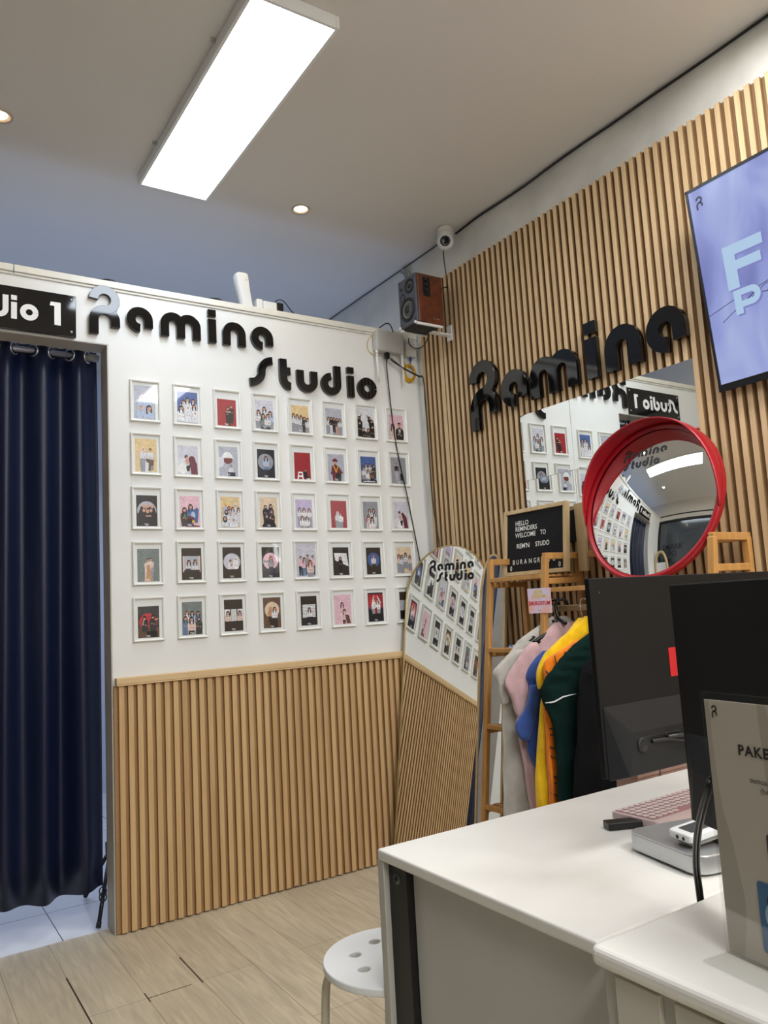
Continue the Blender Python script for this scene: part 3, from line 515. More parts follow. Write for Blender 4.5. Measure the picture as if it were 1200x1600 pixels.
for (c, r, bg, rect, shapes, logo, label) in PH:
    rx = random.uniform(-0.0015, 0.0015); rz = random.uniform(-0.0015, 0.0015)
    cx = RX0+c*RDX+FW/2+rx; cz = RZ0-r*RDZ-FH/2+rz
    t = thing('picture_frame', (cx, -0.0005, cz), label, 'picture frame', 'framed portraits on the white wall')
    if frame_me is None:
        b = MB(); q = 0.0085
        prof = [(0.0, 0.0), (0.0, -0.012), (0.0018, -0.0145), (q-0.002, -0.0125), (q, -0.010), (q, -0.004)]
        n = len(prof); vs = []
        for sx, sz in ((-1, -1), (1, -1), (1, 1), (-1, 1)):
            for i_, (a, d) in enumerate(prof): vs.append((sx*(FW/2-a), d, sz*(FH/2-a)))
        fs = []
        for k in range(4):
            for i_ in range(n-1): fs.append((k*n+i_, k*n+i_+1, ((k+1) % 4)*n+i_+1, ((k+1) % 4)*n+i_))
        b.add(vs, fs); o = b.build('frame_border', M_frame, t, (cx, -0.0005, cz)); frame_me = o.data
        bm = bmesh.new(); bm.from_mesh(frame_me)
        for v in bm.verts: v.co += Vector((cx, -0.0005, cz))
        bm.to_mesh(frame_me); bm.free()
        b = MB().box(-FW/2+0.007, -0.0046, -FH/2+0.007, FW/2-0.007, 0.0, FH/2-0.007); o2 = b.build('mount', M_mat, t, (cx, -0.0005, cz)); mount_me = o2.data
        bm = bmesh.new(); bm.from_mesh(mount_me)
        for v in bm.verts: v.co += Vector((cx, -0.0005, cz))
        bm.to_mesh(mount_me); bm.free()
    else:
        for nm, me in (('frame_border', frame_me), ('mount', mount_me)):
            o = bpy.data.objects.new(nm, me); COL.objects.link(o); o.parent = t
    x0, x1, y0, y1 = [v*0.001 for v in rect]; sc = x1-x0; H = (y1-y0)/sc
    keys = []
    def kk(k):
        if k not in keys: keys.append(k)
        return keys.index(k)
    b = MB(); d = 0.0048
    def fn(u, v, dd): return Vector((cx+x0+u*sc, -0.0005-dd, cz+y0+v*sc))
    b.add([fn(0, 0, d), fn(1, 0, d), fn(1, H, d), fn(0, H, d)], [(0, 1, 2, 3)], kk(bg))
    ys = 1.0
    for poly, k in shapes:
        pp = clip_poly(poly, 1, H)
        if not pp: continue
        d += 0.00003; b.add([fn(u, v, d) for u, v in pp], [tuple(range(len(pp)))], kk(k))
    if logo:
        d += 0.00006
        wordmark(b, lambda u, v, dd: fn(u, v, d), 0.026, 0.38, 0.09, shift=-5.2, gap=1.9, mi=kk('W'), sw=0.45)
    b.build('photo', [pm(k) for k in keys], t, (cx, -0.0005, cz), recalc=False)
# ------------------------------------------------------------------ devices, speaker, cables
def curve_pts(P, n=8):
    """Catmull-Rom through 3D points"""
    P = [Vector(p) for p in P]; out = []
    for i in range(len(P)-1):
        p0 = P[max(i-1, 0)]; p1 = P[i]; p2 = P[i+1]; p3 = P[min(i+2, len(P)-1)]
        for k in range(n):
            t = k/n; out.append(0.5*((2*p1)+(p2-p0)*t+(2*p0-5*p1+4*p2-p3)*t*t+(3*p1-p0-3*p2+p3)*t**3))
    out.append(P[-1]); return out
def cable(name, pts, r, m, label, cat='cable', n=8, group=None):
    o = MB().tube(curve_pts(pts, n), r, 8).build(name, m, None, pts[0]); tag(o, label, cat, group); return o
# speaker
M_walnut = wood('walnut_veneer', (112, 58, 34), (74, 34, 20), (30, 8, 30), 0.35)
M_baffle = mat('grey_baffle', (72, 76, 86), 0.55)
sx0, sx1, sy0, sy1, sz0, sz1 = -0.285, -0.120, -0.404, -0.252, 2.600, 2.852
L0 = (-0.2, -0.33, 2.600)
t = thing('bookshelf_speaker', L0, 'walnut bookshelf speaker high in the corner on a wall bracket', 'speaker')
MB().box(sx0+0.012, sy0, sz0, sx1, sy1, sz1).build('cabinet', M_walnut, t, L0, bevel=0.006, seg=3)
MB().box(sx0, sy0+0.001, sz0+0.001, sx0+0.012, sy1-0.001, sz1-0.001).build('baffle', M_baffle, t, L0, bevel=0.005, seg=3)
def driver(y, z, r, nm, cone_m, R):
    b = MB(); b.lathe([(r, 0), (r, 0.004), (r*0.86, 0.006), (r*0.80, 0.003), (r*0.74, 0.005), (r*0.68, 0.001)], (sx0, y, z), (-1, 0, 0), 32, 0)
    b.lathe([(r*0.68, 0.001), (r*0.34, -0.008), (r*0.33, 0.002), (r*0.2, 0.007), (0, 0.009)], (sx0, y, z), (-1, 0, 0), 32, 1)
    o = b.build(nm, [M_mattblack, cone_m], R, L0); return o
o = driver(-0.330, 2.682, 0.060, 'woofer', mat('woofer_cone', (176, 162, 132), 0.6), t)
MB().lathe([(0.021, 0.004), (0.016, 0.010), (0, 0.013)], (sx0, -0.330, 2.682), (-1, 0, 0), 24).build('dust_cap', M_mattblack, o, L0)
driver(-0.352, 2.798, 0.037, 'tweeter', M_mattblack, t)
MB().lathe([(0.021, 0.002), (0.017, 0.003), (0.014, -0.012), (0, -0.014)], (sx0, -0.290, 2.755), (-1, 0, 0), 24).build('bass_port', M_black, t, L0)
MB().lathe([(0.009, 0.001), (0.007, 0.002), (0, 0.001)], (sx0, -0.282, 2.802), (-1, 0, 0), 16).build('sensor', M_black, t, L0)
b = MB()
for yy, zz in ((-0.268, 2.836), (-0.390, 2.836), (-0.268, 2.618), (-0.390, 2.618), (-0.392, 2.72), (-0.266, 2.72)): b.lathe([(0.005, 0.0008), (0.0, 0.0015)], (sx0, yy, zz), (-1, 0, 0), 12)
b.build('screw', M_black, t, L0)
MB().box(-0.245, sy0-0.001, 2.735, -0.195, sy0+0.004, 2.835).build('control_panel', M_black, t, L0, bevel=0.002)
for zz in (2.820, 2.793, 2.766): MB().lathe([(0.009, 0), (0.0085, 0.009), (0, 0.0095)], (-0.22, sy0-0.001, zz), (0, -1, 0), 20).build('knob', M_mattblack, t, L0, bevel=0.001)
b = MB(); b.lathe([(0.004, 0.0006), (0, 0.0008)], (-0.182, sy0, 2.626), (0, -1, 0), 12).box(-0.172, sy0-0.0008, 2.624, -0.150, sy0, 2.629)
b.build('badge', M_chrome, t, L0)
# bracket under it
LB = (-0.02, -0.33, 2.57)
t = thing('wall_bracket', LB, 'white metal bracket carrying the walnut speaker', 'bracket')
b = MB().box(-0.288, -0.400, 2.588, -0.128, -0.388, 2.5995).box(-0.288, -0.268, 2.588, -0.128, -0.256, 2.5995).box(-0.150, -0.34, 2.584, -0.0252, -0.31, 2.592).box(-0.031, -0.345, 2.56, -0.0252, -0.305, 2.64)
b.build('arm', M_white, t, LB, bevel=0.001)
b = MB(); b.lathe([(0.007, 0), (0.006, 0.010), (0, 0.012)], (-0.292, -0.394, 2.592), (0, 0, 1), 12).lathe([(0.007, 0), (0.006, 0.010), (0, 0.012)], (-0.292, -0.2635, 2.600), (0, 0, 1), 12)
b.build('clamp_pin', M_white, t, LB)
MB().box(-0.27, -0.388, 2.593, -0.135, -0.268, 2.5985).build('tray', M_mattblack, t, LB)
# router with antennas
LR = (-0.21, -0.02, 2.565)
t = thing('router', LR, 'white mesh-front router under the partition top, right end', 'router')
MB().box(-0.297, -0.050, 2.562, -0.120, -0.004, 2.676).build('housing', mat('router_mesh', (196, 195, 190), 0.55, bump=(900, 0.8, 0.001), noise=(600, 0.3)), t, LR, bevel=0.010, seg=4)
for xx, nm in ((-0.291, 0), (-0.130, 0)):
    MB().tube([(xx, -0.035, 2.565), (xx, -0.036, 2.548)], 0.008, 14).tube([(xx, -0.036, 2.550), (xx+0.002, -0.036, 2.47), (xx+0.004, -0.036, 2.390)], [0.0068, 0.006, 0.0045], 14).build('antenna', M_white, t, LR)
o = MB().box(-0.236, -0.042, 2.528, -0.213, -0.020, 2.562).build('plug', M_black, t, LR, bevel=0.003)
# second small box
LA = (-0.07, -0.02, 2.57)
t = thing('modem', LA, 'small white modem box with cable loops, right of the router', 'modem')
MB().box(-0.102, -0.034, 2.560, -0.030, -0.004, 2.640).build('housing', M_offwhite, t, LA, bevel=0.008, seg=3)
b = MB()
for k in range(4): b.tube(curve_pts([(-0.105+0.01*k, -0.042, 2.655), (-0.085+0.008*k, -0.046, 2.625-0.006*k), (-0.055, -0.044, 2.60+0.004*k), (-0.035, -0.040, 2.63), (-0.030, -0.03, 2.66)], 6), 0.0022, 6)
b.build('cable_loop', M_white, t, LA)
MB().box(-0.072, -0.028, 2.540, -0.062, -0.018, 2.560).tube([(-0.067, -0.023, 2.545), (-0.067, -0.023, 2.525)], 0.0028).build('blue_plug', mat('blue_plug', (40, 80, 150), 0.4), t, LA)
# coiled yellow cable
b = MB()
for k in range(9):
    r = 0.040+0.0016*(k % 4)-0.001*k; cx, cz = -0.072+0.002*math.sin(k*2.1), 2.473+0.003*math.cos(k*1.7)
    b.tube([(cx+r*0.95*math.cos(a*PI/12), -0.006-0.0022*k*0.9, cz+r*1.15*math.sin(a*PI/12)) for a in range(24)], 0.0024, 6, closed=True)
b.tube(curve_pts([(-0.098, -0.02, 2.512), (-0.118, -0.026, 2.535), (-0.13, -0.02, 2.562)], 6), 0.0022, 6)
b.tube(curve_pts([(-0.067, -0.02, 2.525), (-0.075, -0.018, 2.510), (-0.088, -0.014, 2.518)], 6), 0.0022, 6)
tag(b.build('coiled_cable', mat('yellow_cable', (214, 164, 26), 0.4), None, (-0.07, -0.01, 2.47)), 'yellow cable coiled into a ring beside the wood slats', 'cable')
cable('yellow_cable', [(-0.285, -0.01, 2.665), (-0.325, -0.008, 2.62), (-0.325, -0.008, 2.57), (-0.290, -0.01, 2.548), (-0.250, -0.02, 2.548)], 0.0018, mat('yellow_thin', (205, 165, 60), 0.4), 'thin yellow cable looping out on the left of the router')
cable('black_cable', [(-0.2245, -0.03, 2.53), (-0.222, -0.02, 2.46), (-0.190, -0.012, 2.10), (-0.140, -0.018, 1.80), (-0.09, -0.018, 1.50), (-0.06, -0.02, 1.30)], 0.0032, M_black, 'long thin black cable hanging from the router across the photos')
cable('black_cable', [(-0.205, -0.03, 2.53), (-0.17, -0.045, 2.50), (-0.10, -0.052, 2.470), (-0.045, -0.056, 2.45), (-0.020, -0.066, 2.435), (-0.016, -0.064, 2.30), (-0.013, -0.066, 2.0), (-0.010, -0.066, 1.75), (-0.012, -0.064, 1.5), (-0.014, -0.066, 1.35)], 0.0034, M_black, 'black cable running from the router to the corner, then down along the slats')
cable('black_cable', [(-0.215, -0.05, 2.53), (-0.13, -0.056, 2.475), (-0.0450, -0.066, 2.440), (-0.030, -0.078, 2.425), (-0.028, -0.085, 2.2), (-0.0285, -0.088, 1.80), (-0.0285, -0.11, 1.62), (-0.0285, -0.14, 1.45), (-0.03, -0.15, 1.38)], 0.0028, M_black, 'second black cable drifting over the first wooden slats')
cable('black_cable', [(-0.245, -0.005, 2.706), (-0.215, -0.02, 2.728), (-0.19, -0.02, 2.73), (-0.18, -0.03, 2.70), (-0.175, -0.03, 2.676)], 0.0032, M_black, 'short black cable arching over the router top')
cable('black_cable', [(-0.14, -0.30, 2.585), (-0.12, -0.22, 2.555), (-0.10, -0.12, 2.575), (-0.095, -0.06, 2.62), (-0.09, -0.05, 2.655)], 0.003, M_black, 'black cable sagging from the speaker bracket to the modem')
cable('camera_cable', [(-0.060, -0.36, 3.06), (-0.035, -0.33, 3.0), (-0.012, -0.31, 2.93), (-0.012, -0.32, 2.86), (-0.05, -0.33, 2.84), (-0.11, -0.33, 2.80)], 0.003, M_black, 'black cable dropping from the ceiling camera behind the speaker')
# cable run along the ceiling edge
P_ = [(-0.02, -0.42, 3.10)]; yy = -0.42
while yy > -3.2: yy -= 0.17; P_.append((-0.010-0.010*random.random(), yy, 3.112+0.008*random.random()-0.004))
cable('ceiling_cable', P_, 0.0055, M_black, 'dark cable clipped along the top edge of the right wall', n=4)
cable('ceiling_cable', [(-0.008, -0.30, 3.118), (-0.008, 0.05, 3.116), (-0.008, 0.5, 3.118), (-0.008, 1.5, 3.118)], 0.0028, M_black, 'thin dark cable on the blue-lit wall top behind the partition', n=3)
b = MB()
for k, (ox_, dz) in enumerate(((0, 0), (0.02, 0.01), (0.04, -0.005))): b.tube(curve_pts([(-0.012-ox_*0.3, 0.09-ox_, 3.10+dz), (-0.014, 0.05-ox_, 3.06), (-0.012, 0.03-ox_*0.8, 2.92), (-0.012, 0.02-ox_*0.5, 2.76), (-0.02, 0.0-ox_*0.2, 2.712)], 5), 0.006, 8)
tag(b.build('conduit_bundle', mat('grey_conduit', (150, 148, 142), 0.5), None, (-0.012, 0.05, 2.9)), 'bundle of grey conduits coming down behind the speaker', 'cable')
# ceiling camera
LC = (-0.075, -0.400, ZC)
t = thing('security_camera', LC, 'white round security camera on the ceiling in the corner', 'camera')
MB().lathe([(0.0, -0.0005), (0.040, -0.0005), (0.043, -0.004), (0.043, -0.022), (0.042, -0.023), (0.042, -0.025), (0.043, -0.026), (0.042, -0.046), (0.036, -0.054), (0.0, -0.056)], LC, n=36).build('base', M_offwhite, t, LC)
hc = Vector((-0.082, -0.408, ZC-0.078)); d_ = Vector((-0.60, -0.74, -0.30)).normalized()
o = MB().lathe([(0.0425*math.sin(a*PI/20), -0.0425*math.cos(a*PI/20)) for a in range(0, 17)], hc, d_, 36).build('ball', M_white, t, LC)
MB().lathe([(0.0262, 0.0335), (0.0255, 0.0355), (0.020, 0.036), (0.010, 0.034), (0, 0.033)], hc, d_, 32).build('lens', mat('camera_lens', (10, 10, 12), 0.1), t, LC)
# things on the partition top
LM = (-0.99, 0.05, ZT)
t = thing('wireless_extender', LM, 'white upright curved device standing on the partition top', 'device')
b = MB(); pr = []
rows = [(2.7005, -1.017, -0.953), (2.76, -1.026, -0.962), (2.80, -1.036, -0.968), (2.84, -1.046, -0.972), (2.868, -1.046, -0.975), (2.876, -1.038, -0.982)]
for z, a, c_ in rows:
    pr.append([(a, 0.035), (a+0.008, 0.018), (c_-0.008, 0.018), (c_, 0.035), (c_-0.004, 0.065), ((a+c_)/2, 0.075), (a+0.004, 0.065)])
vs = [Vector((x, y, z)) for (z, _, _), r_ in zip(rows, pr) for x, y in r_]; n = 7
fs = [(i*n+k, i*n+(k+1) % n, (i+1)*n+(k+1) % n, (i+1)*n+k) for i in range(len(rows)-1) for k in range(n)]+[tuple(range(n)), tuple(range((len(rows)-1)*n, len(rows)*n))]
b.add(vs, fs, 0, True); b.build('body', M_white, t, LM, bevel=0.003)
MB().lathe([(0.005, 0), (0.004, 0.001), (0, 0.0012)], (-0.992, 0.018, 2.842), (0, -1, 0), 16).build('button', M_offwhite, t, LM)
LM = (-0.88, 0.05, ZT)
t = thing('power_adapter', LM, 'white adapter block with a black plug lying on the partition top', 'adapter')
MB().box(-0.940, 0.02, 2.7005, -0.812, 0.085, 2.712).build('tray', M_offwhite, t, LM, bevel=0.002)
MB().box(-0.938, 0.025, 2.712, -0.905, 0.08, 2.760).box(-0.903, 0.025, 2.712, -0.830, 0.08, 2.755).build('block', M_white, t, LM, bevel=0.004)
MB().box(-0.830, 0.03, 2.712, -0.790, 0.075, 2.762).build('plug', M_black, t, LM, bevel=0.006)
cable('black_cable', [(-0.835, 0.035, 2.762), (-0.815, 0.03, 2.775), (-0.785, 0.03, 2.768), (-0.74, 0.03, 2.72), (-0.69, 0.03, 2.706), (-0.60, 0.05, 2.7035)], 0.0026, M_black, 'black cable trailing from the plug along the partition top')
def ring_lamp(x, w_, label):
    LM = (x, 0.055, ZT); t = thing('puck_lamp', LM, label, 'lamp')
    MB().lathe([(w_, 0.0005), (w_, 0.012), (w_-0.012, 0.020), (w_-0.016, 0.020)], LM, n=36).build('rim', M_black, t, LM)
    MB().lathe([(w_-0.016, 0.016), (w_*0.5, 0.022), (0, 0.024)], LM, n=32).build('dome', M_white, t, LM)
ring_lamp(-1.640, 0.053, 'round dark-rimmed puck lamp on the partition top above the capital R')
ring_lamp(-1.148, 0.053, 'round dark-rimmed puck lamp on the partition top left of the upright device')

# ------------------------------------------------------------------ curtain in the doorway
M_navy = mat('navy_curtain', (7, 19, 50), 0.42, bump=(500, 0.15, 0.0005))
LK = (-2.03, 0.135, 0.15)
t = thing('curtain', LK, 'navy eyelet curtain hanging in the doorway', 'curtain')
b = MB(); nx, nz = 150, 14; vs = []
xa, xb = -2.385, -1.668
for k in range(nz+1):
    f = k/nz
    for i in range(nx+1):
        x = xa+(xb-xa)*i/nx; w_ = 1+0.25*f
        y = 0.137+0.026*w_*math.sin(2*PI*(x+1.712)/0.1475)+0.018*f*math.sin(2*PI*(x+0.3)/0.31+0.8)
        z = 2.425-f*(2.425-0.150)+(0.010*math.sin(x*11) if k == nz else 0)
        vs.append((x+(0.004*math.sin(x*30+f*3)), y, z))
fs = [(k*(nx+1)+i, k*(nx+1)+i+1, (k+1)*(nx+1)+i+1, (k+1)*(nx+1)+i) for k in range(nz) for i in range(nx)]
b.add(vs, fs, 0, True); o = b.build('fabric', M_navy, t, LK, recalc=False)
s_ = o.modifiers.new('thick', 'SOLIDIFY'); s_.thickness = 0.0015
M_ring = mat('silver_eyelet', (190, 194, 205), 0.25, metal=0.85)
for k in range(10):
    x = -1.712-0.07375*k
    if x < xa+0.01: break
    rz = (-1)**k*0.95
    M_ = Matrix.Translation((x, 0.137, 2.392)) @ Matrix.Rotation(rz*0.9, 4, 'Z')
    pts = [M_ @ Vector((0.0245*math.cos(a*PI/14), 0.0, 0.0245*math.sin(a*PI/14))) for a in range(28)]
    MB().tube(pts, 0.0052, 8, closed=True).build('eyelet', M_ring, t, LK)
t = thing('curtain_rod', (-2.03, 0.137, 2.392), 'grey metal rod carrying the navy curtain', 'rod')
MB().tube([(-2.42, 0.137, 2.392), (-1.667, 0.137, 2.392)], 0.0125, 18).build('rod', mat('grey_rod', (150, 152, 165), 0.35, metal=0.6), t, (-2.03, 0.137, 2.392))
MB().tube([(-1.725, 0.137, 2.392), (-1.664, 0.137, 2.392)], 0.017, 18).build('end_sleeve', mat('grey_sleeve', (130, 128, 124), 0.4), t, (-2.03, 0.137, 2.392))
# light stand just behind the curtain, one foot showing
LS = (-1.60, 0.30, 0.0)
t = thing('light_stand', LS, 'black tripod light stand, one foot showing under the curtain by the jamb', 'tripod')
MB().tube([(-1.60, 0.30, 0.12), (-1.60, 0.30, 1.7)], 0.012).build('pole', M_black, t, LS)
MB().tube([(-1.60, 0.30, 0.22), (-1.60, 0.30, 0.28)], 0.022).build('hub', M_black, t, LS)
for ax_, ay_ in ((-1.700, 0.10), (-1.36, 0.28), (-1.66, 0.52)):
    o = MB().tube([(-1.60, 0.30, 0.25), ((-1.60+ax_)/2, (0.30+ay_)/2, 0.135), (ax_, ay_, 0.012)], 0.0085).build('leg', M_black, t, LS)
    MB().tube([(ax_+(-1.60-ax_)*0.06, ay_+(0.30-ay_)*0.06, 0.026), (ax_, ay_, 0.0105)], 0.0105).build('foot_cap', M_mattblack, o, LS)
b = MB()
for k, zz in enumerate((0.105, 0.128)): b.tube([(-1.668+0.014*math.cos(a*PI/8), 0.155+0.006*math.sin(a*PI/8), zz+0.016*math.sin(a*PI/8)) for a in range(16)], 0.003, 6, closed=True)
b.tube(curve_pts([(-1.668, 0.155, 0.145), (-1.672, 0.16, 0.17), (-1.664, 0.18, 0.20)], 5), 0.002, 6)
b.build('cable_tie', M_black, t, LS)
# ------------------------------------------------------------------ mirrors on the right wall
def mtile(i, j, label):
    y0 = -0.792-0.3005*i; z1 = 2.051-0.3005*j; cy = y0-0.15; cz = z1-0.15
    rot = ((0.004, -0.003), (-0.003, 0.003), (0.003, 0.002), (-0.002, -0.004), (0.003, 0.003), (-0.004, 0.0))[i+3*j]
    M = Matrix.Translation((-0.0275, cy, cz)) @ Matrix.Rotation(rot[0], 4, 'Z') @ Matrix.Rotation(rot[1], 4, 'Y')
    b = MB().box(-0.002, -0.1495, -0.1495, 0.0012, 0.1495, 0.1495, 0, M)
    o = b.build('mirror_tile', M_mirror, None, (-0.0275, cy, cz)); tag(o, label, 'mirror', 'square mirror tiles on the slats')
for j, rn in enumerate(('upper', 'lower')):
    for i, cn in enumerate(('left', 'middle', 'right')):
        mtile(i, j, '%s %s square mirror tile of the block of six on the slats' % (rn, cn))

# arched leaning mirrors
def arch_mirror(n_, d_, top, c_u, half, zb, rimw, rim_m, label, nm_group=None, depth=0.02):
    n_ = Vector(n_).normalized(); h = Vector((0, 0, 1)).cross(n_).normalized()   # horizontal in plane
    if h.y < 0: h = -h
    up = n_.cross(h); up = up if up.z > 0 else -up
    o = n_*d_                    # a point of the plane
    fn = lambda u, v, d: o+h*u+up*v+n_*d
    return fn
n1 = Vector((-0.94575, -0.27842, 0.16746)).normalized(); d1 = 0.403
def plane_fn(n_, d_):
    h = Vector((n_.y, -n_.x, 0)).normalized()        # towards +y
    if h.y < 0: h = -h
    up = h.cross(n_).normalized(); up = up if up.z > 0 else -up
    o = n_*d_
    return (lambda u, v, d: o+h*u+up*v+n_*d), h, up, o
fn1, h1, up1, o1 = plane_fn(n1, d1)
def uv1(p, h, up, o): q = Vector(p)-o; return q.dot(h), q.dot(up)
def arched(nm, fn, uc, vtop, vbot, half, rimw, depth, rim_m, label, vh=None, loc=None, decal=None):
    vh = vh or half*1.02; vc = vtop-vh
    def outline(k):
        hw = half-k; P = [(uc-hw, vbot+k), (uc-hw, vc)]+[(uc+hw*math.cos(a*PI/28), vc+(vh-k)*math.sin(a*PI/28)) for a in range(27, 0, -1)]+[(uc+hw, vc), (uc+hw, vbot+k)]
        return P
    loc = loc or fn(uc, vbot, -depth/2)
    t = thing(nm, loc, label, 'mirror')
    MB().prism(outline(0.003), fn, -0.004, 0.0).build('glass', M_mirror, t, loc, recalc=True)
    # rim: closed band around the glass
    A = outline(0); B_ = outline(rimw); n = len(A); vs = []
    for p in A: vs += [fn(*p, -depth), fn(*p, 0.004)]
    for p in B_: vs += [fn(*p, 0.004), fn(*p, -0.001)]
    fs = []
    for i in range(n):
        j_ = (i+1) % n; a = 2*i; c_ = 2*j_; e = 2*n+2*i; g_ = 2*n+2*j_
        fs += [(a, c_, c_+1, a+1), (a+1, c_+1, g_, e), (e, g_, g_+1, e+1)]
    fs.append(tuple(2*i for i in range(n)))
    MB().add(vs, fs).build('rim', rim_m, t, loc)
    if decal: decal(t, loc)
    return t
M_gold = mat('brass_rim', (196, 170, 120), 0.3, metal=0.7)
pL = uv1((-0.210, -0.036, 1.18), h1, up1, o1); pR = uv1((-0.046, -0.518, 1.28), h1, up1, o1); pT = uv1((-0.081, -0.264, 1.509), h1, up1, o1)
uc = (pL[0]+pR[0])/2; half = abs(pL[0]-pR[0])/2
vb = uv1((-0.32, -0.28, 0.012), h1, up1, o1)[1]
# base height: where the plane reaches the floor
vb = (0.012-o1.z)/up1.z
def dec1(t, loc):
    a = uv1((-0.132, -0.163, 1.389), h1, up1, o1); unit = 0.268/7.46
    for r_ in (0, 1):
        b = MB(); wordmark(b, lambda u, v, d: fn1(a[0]-(u), a[1]+v, 0.0008), unit, 0.0, -0.002, shift=-5.0, gap=1.55, sw=0.36, rows=(r_,))
        b.build('lettering', M_decal, t, loc, recalc=False)
arched('arched_mirror', fn1, uc, pT[1]+0.004, vb, half, 0.006, 0.02, M_gold, 'tall arched floor mirror with thin brass rim leaning in the corner', decal=dec1)
n2 = n1.copy()
d2 = n2.dot(Vector((-0.066, -0.633, 1.32)))
fn2, h2, up2, o2 = plane_fn(n2, d2)
pR2 = uv1((-0.078, -0.656, 1.218), h2, up2, o2)
arched('arched_mirror', fn2, pR2[0]+0.07, uv1((-0.05, -0.57, 1.44), h2, up2, o2)[1], (0.012-o2.z)/up2.z, 0.07, 0.010, 0.012, M_board, 'narrow wood-rimmed arched mirror standing behind the bamboo rack post', vh=0.22)

# convex traffic mirror with red visor
cm = Vector((-0.1995, -1.582, 1.5406)); ax = Vector((-0.96716, 0.01174, 0.25389)).normalized()
LV = cm+(-ax)*0.06
t = thing('convex_mirror', LV, 'round convex mirror with red rim and red visor', 'mirror')
hu = Vector((0, 0, 1)); cx_ = ax.cross(hu).normalized(); cy_ = cx_.cross(ax).normalized()   # cx_: image right seen from the front?
if cx_.y > 0: cx_ = -cx_
RG, RS = 0.272, 0.9557
def dome(r): return math.sqrt(RS*RS-r*r)-math.sqrt(RS*RS-RG*RG)
prof = [(RG*(1-k/28.0), dome(RG*(1-k/28.0))) for k in range(29)]
MB().lathe(prof, cm, ax, 96).build('glass', M_mirror, t, LV)
MB().lathe([(RG-0.004, 0.004), (RG+0.004, 0.010), (0.286, 0.012), (0.291, 0.002), (0.291, -0.012), (0.284, -0.018), (0.272, -0.016)], cm, ax, 96).build('rim', M_red, t, LV)
MB().lathe([(0.284, -0.012), (0.272, -0.030), (0.21, -0.052), (0.10, -0.064), (0.0, -0.066)], cm, ax, 64).build('back_shell', M_red, t, LV)
# visor over the upper half
vs = []; N = 60; a0, a1 = -12, 192; K = 6
for i in range(N+1):
    f = i/N; a = math.radians(a0+(a1-a0)*f); e = math.sin(PI*f)
    ln = 0.070*min(1.0, 1.25*max(e, 0.0)**0.8)+0.003
    for k in range(K+1):
        g_ = k/K; r = 0.2885+0.004*math.sin(g_*PI)-0.004*g_
        vs.append(cm+ax*(0.006+ln*g_)+(cx_*math.cos(a)+cy_*math.sin(a))*r)
fs = [(i*(K+1)+k, i*(K+1)+k+1, (i+1)*(K+1)+k+1, (i+1)*(K+1)+k) for i in range(N) for k in range(K)]
o = MB().add(vs, fs, 0, True).build('visor', M_red, t, LV, recalc=False); s_ = o.modifiers.new('thick', 'SOLIDIFY'); s_.thickness = 0.004; s_.offset = 0
# bracket to the wall
b = MB().tube([cm-ax*0.062, (-0.06, -1.585, 1.53)], 0.016, 14); b.box(-0.060, -1.63, 1.48, -0.0255, -1.54, 1.58)
b.build('bracket', M_red, t, LV, bevel=0.004)
def onmirror(u, v, d):
    r2 = min(u*u+v*v, (RG-0.006)**2); return cm+ax*(math.sqrt(RS*RS-r2)-math.sqrt(RS*RS-RG*RG)+0.0012)+cx_*u+cy_*v
for r_ in (0, 1):
    b = MB(); wordmark(b, onmirror, 0.0255, -0.118, 0.168, shift=-5.9, gap=1.75, sw=0.32, rows=(r_,))
    b.build('lettering', M_decal, t, LV, recalc=False)

# ------------------------------------------------------------------ television
tx = lambda z: -0.050-(z-1.896)*0.108          # leaning forward at the top
ang = math.atan(0.108)
LT = (-0.03, -2.41, 2.25)
Mt = Matrix.Translation((-0.050, -1.799, 1.896)) @ Matrix.Rotation(-ang, 4, 'Y')
t = thing('television', LT, 'large wall television with a lavender screen on the slats', 'television')
MB().box(0.0, -1.235, 0.0, 0.03, 0.0, 0.712, 0, Mt).box(0.0, -1.235, -0.0, 0.012, 0, 0.712, 0, Mt).build('housing', M_black, t, LT, bevel=0.003)
M_bez = mat('bezel_black', (26, 26, 28), 0.3)
b = MB().box(-0.004, -1.235, 0.702, 0.0, 0.0, 0.712, 0, Mt).box(-0.004, -0.009, 0, 0.0, 0.0, 0.712, 0, Mt).box(-0.004, -1.235, 0, 0.0, -1.226, 0.712, 0, Mt).box(-0.006, -1.235, -0.004, 0.0, 0.0, 0.020, 0, Mt)
b.build('bezel', M_bez, t, LT)
MB().box(0.03, -0.75, 0.2, 0.065, -0.5, 0.5, 0, Matrix.Translation((-0.050, -1.799, 1.896))).build('wall_mount', M_mattblack, t, LT)
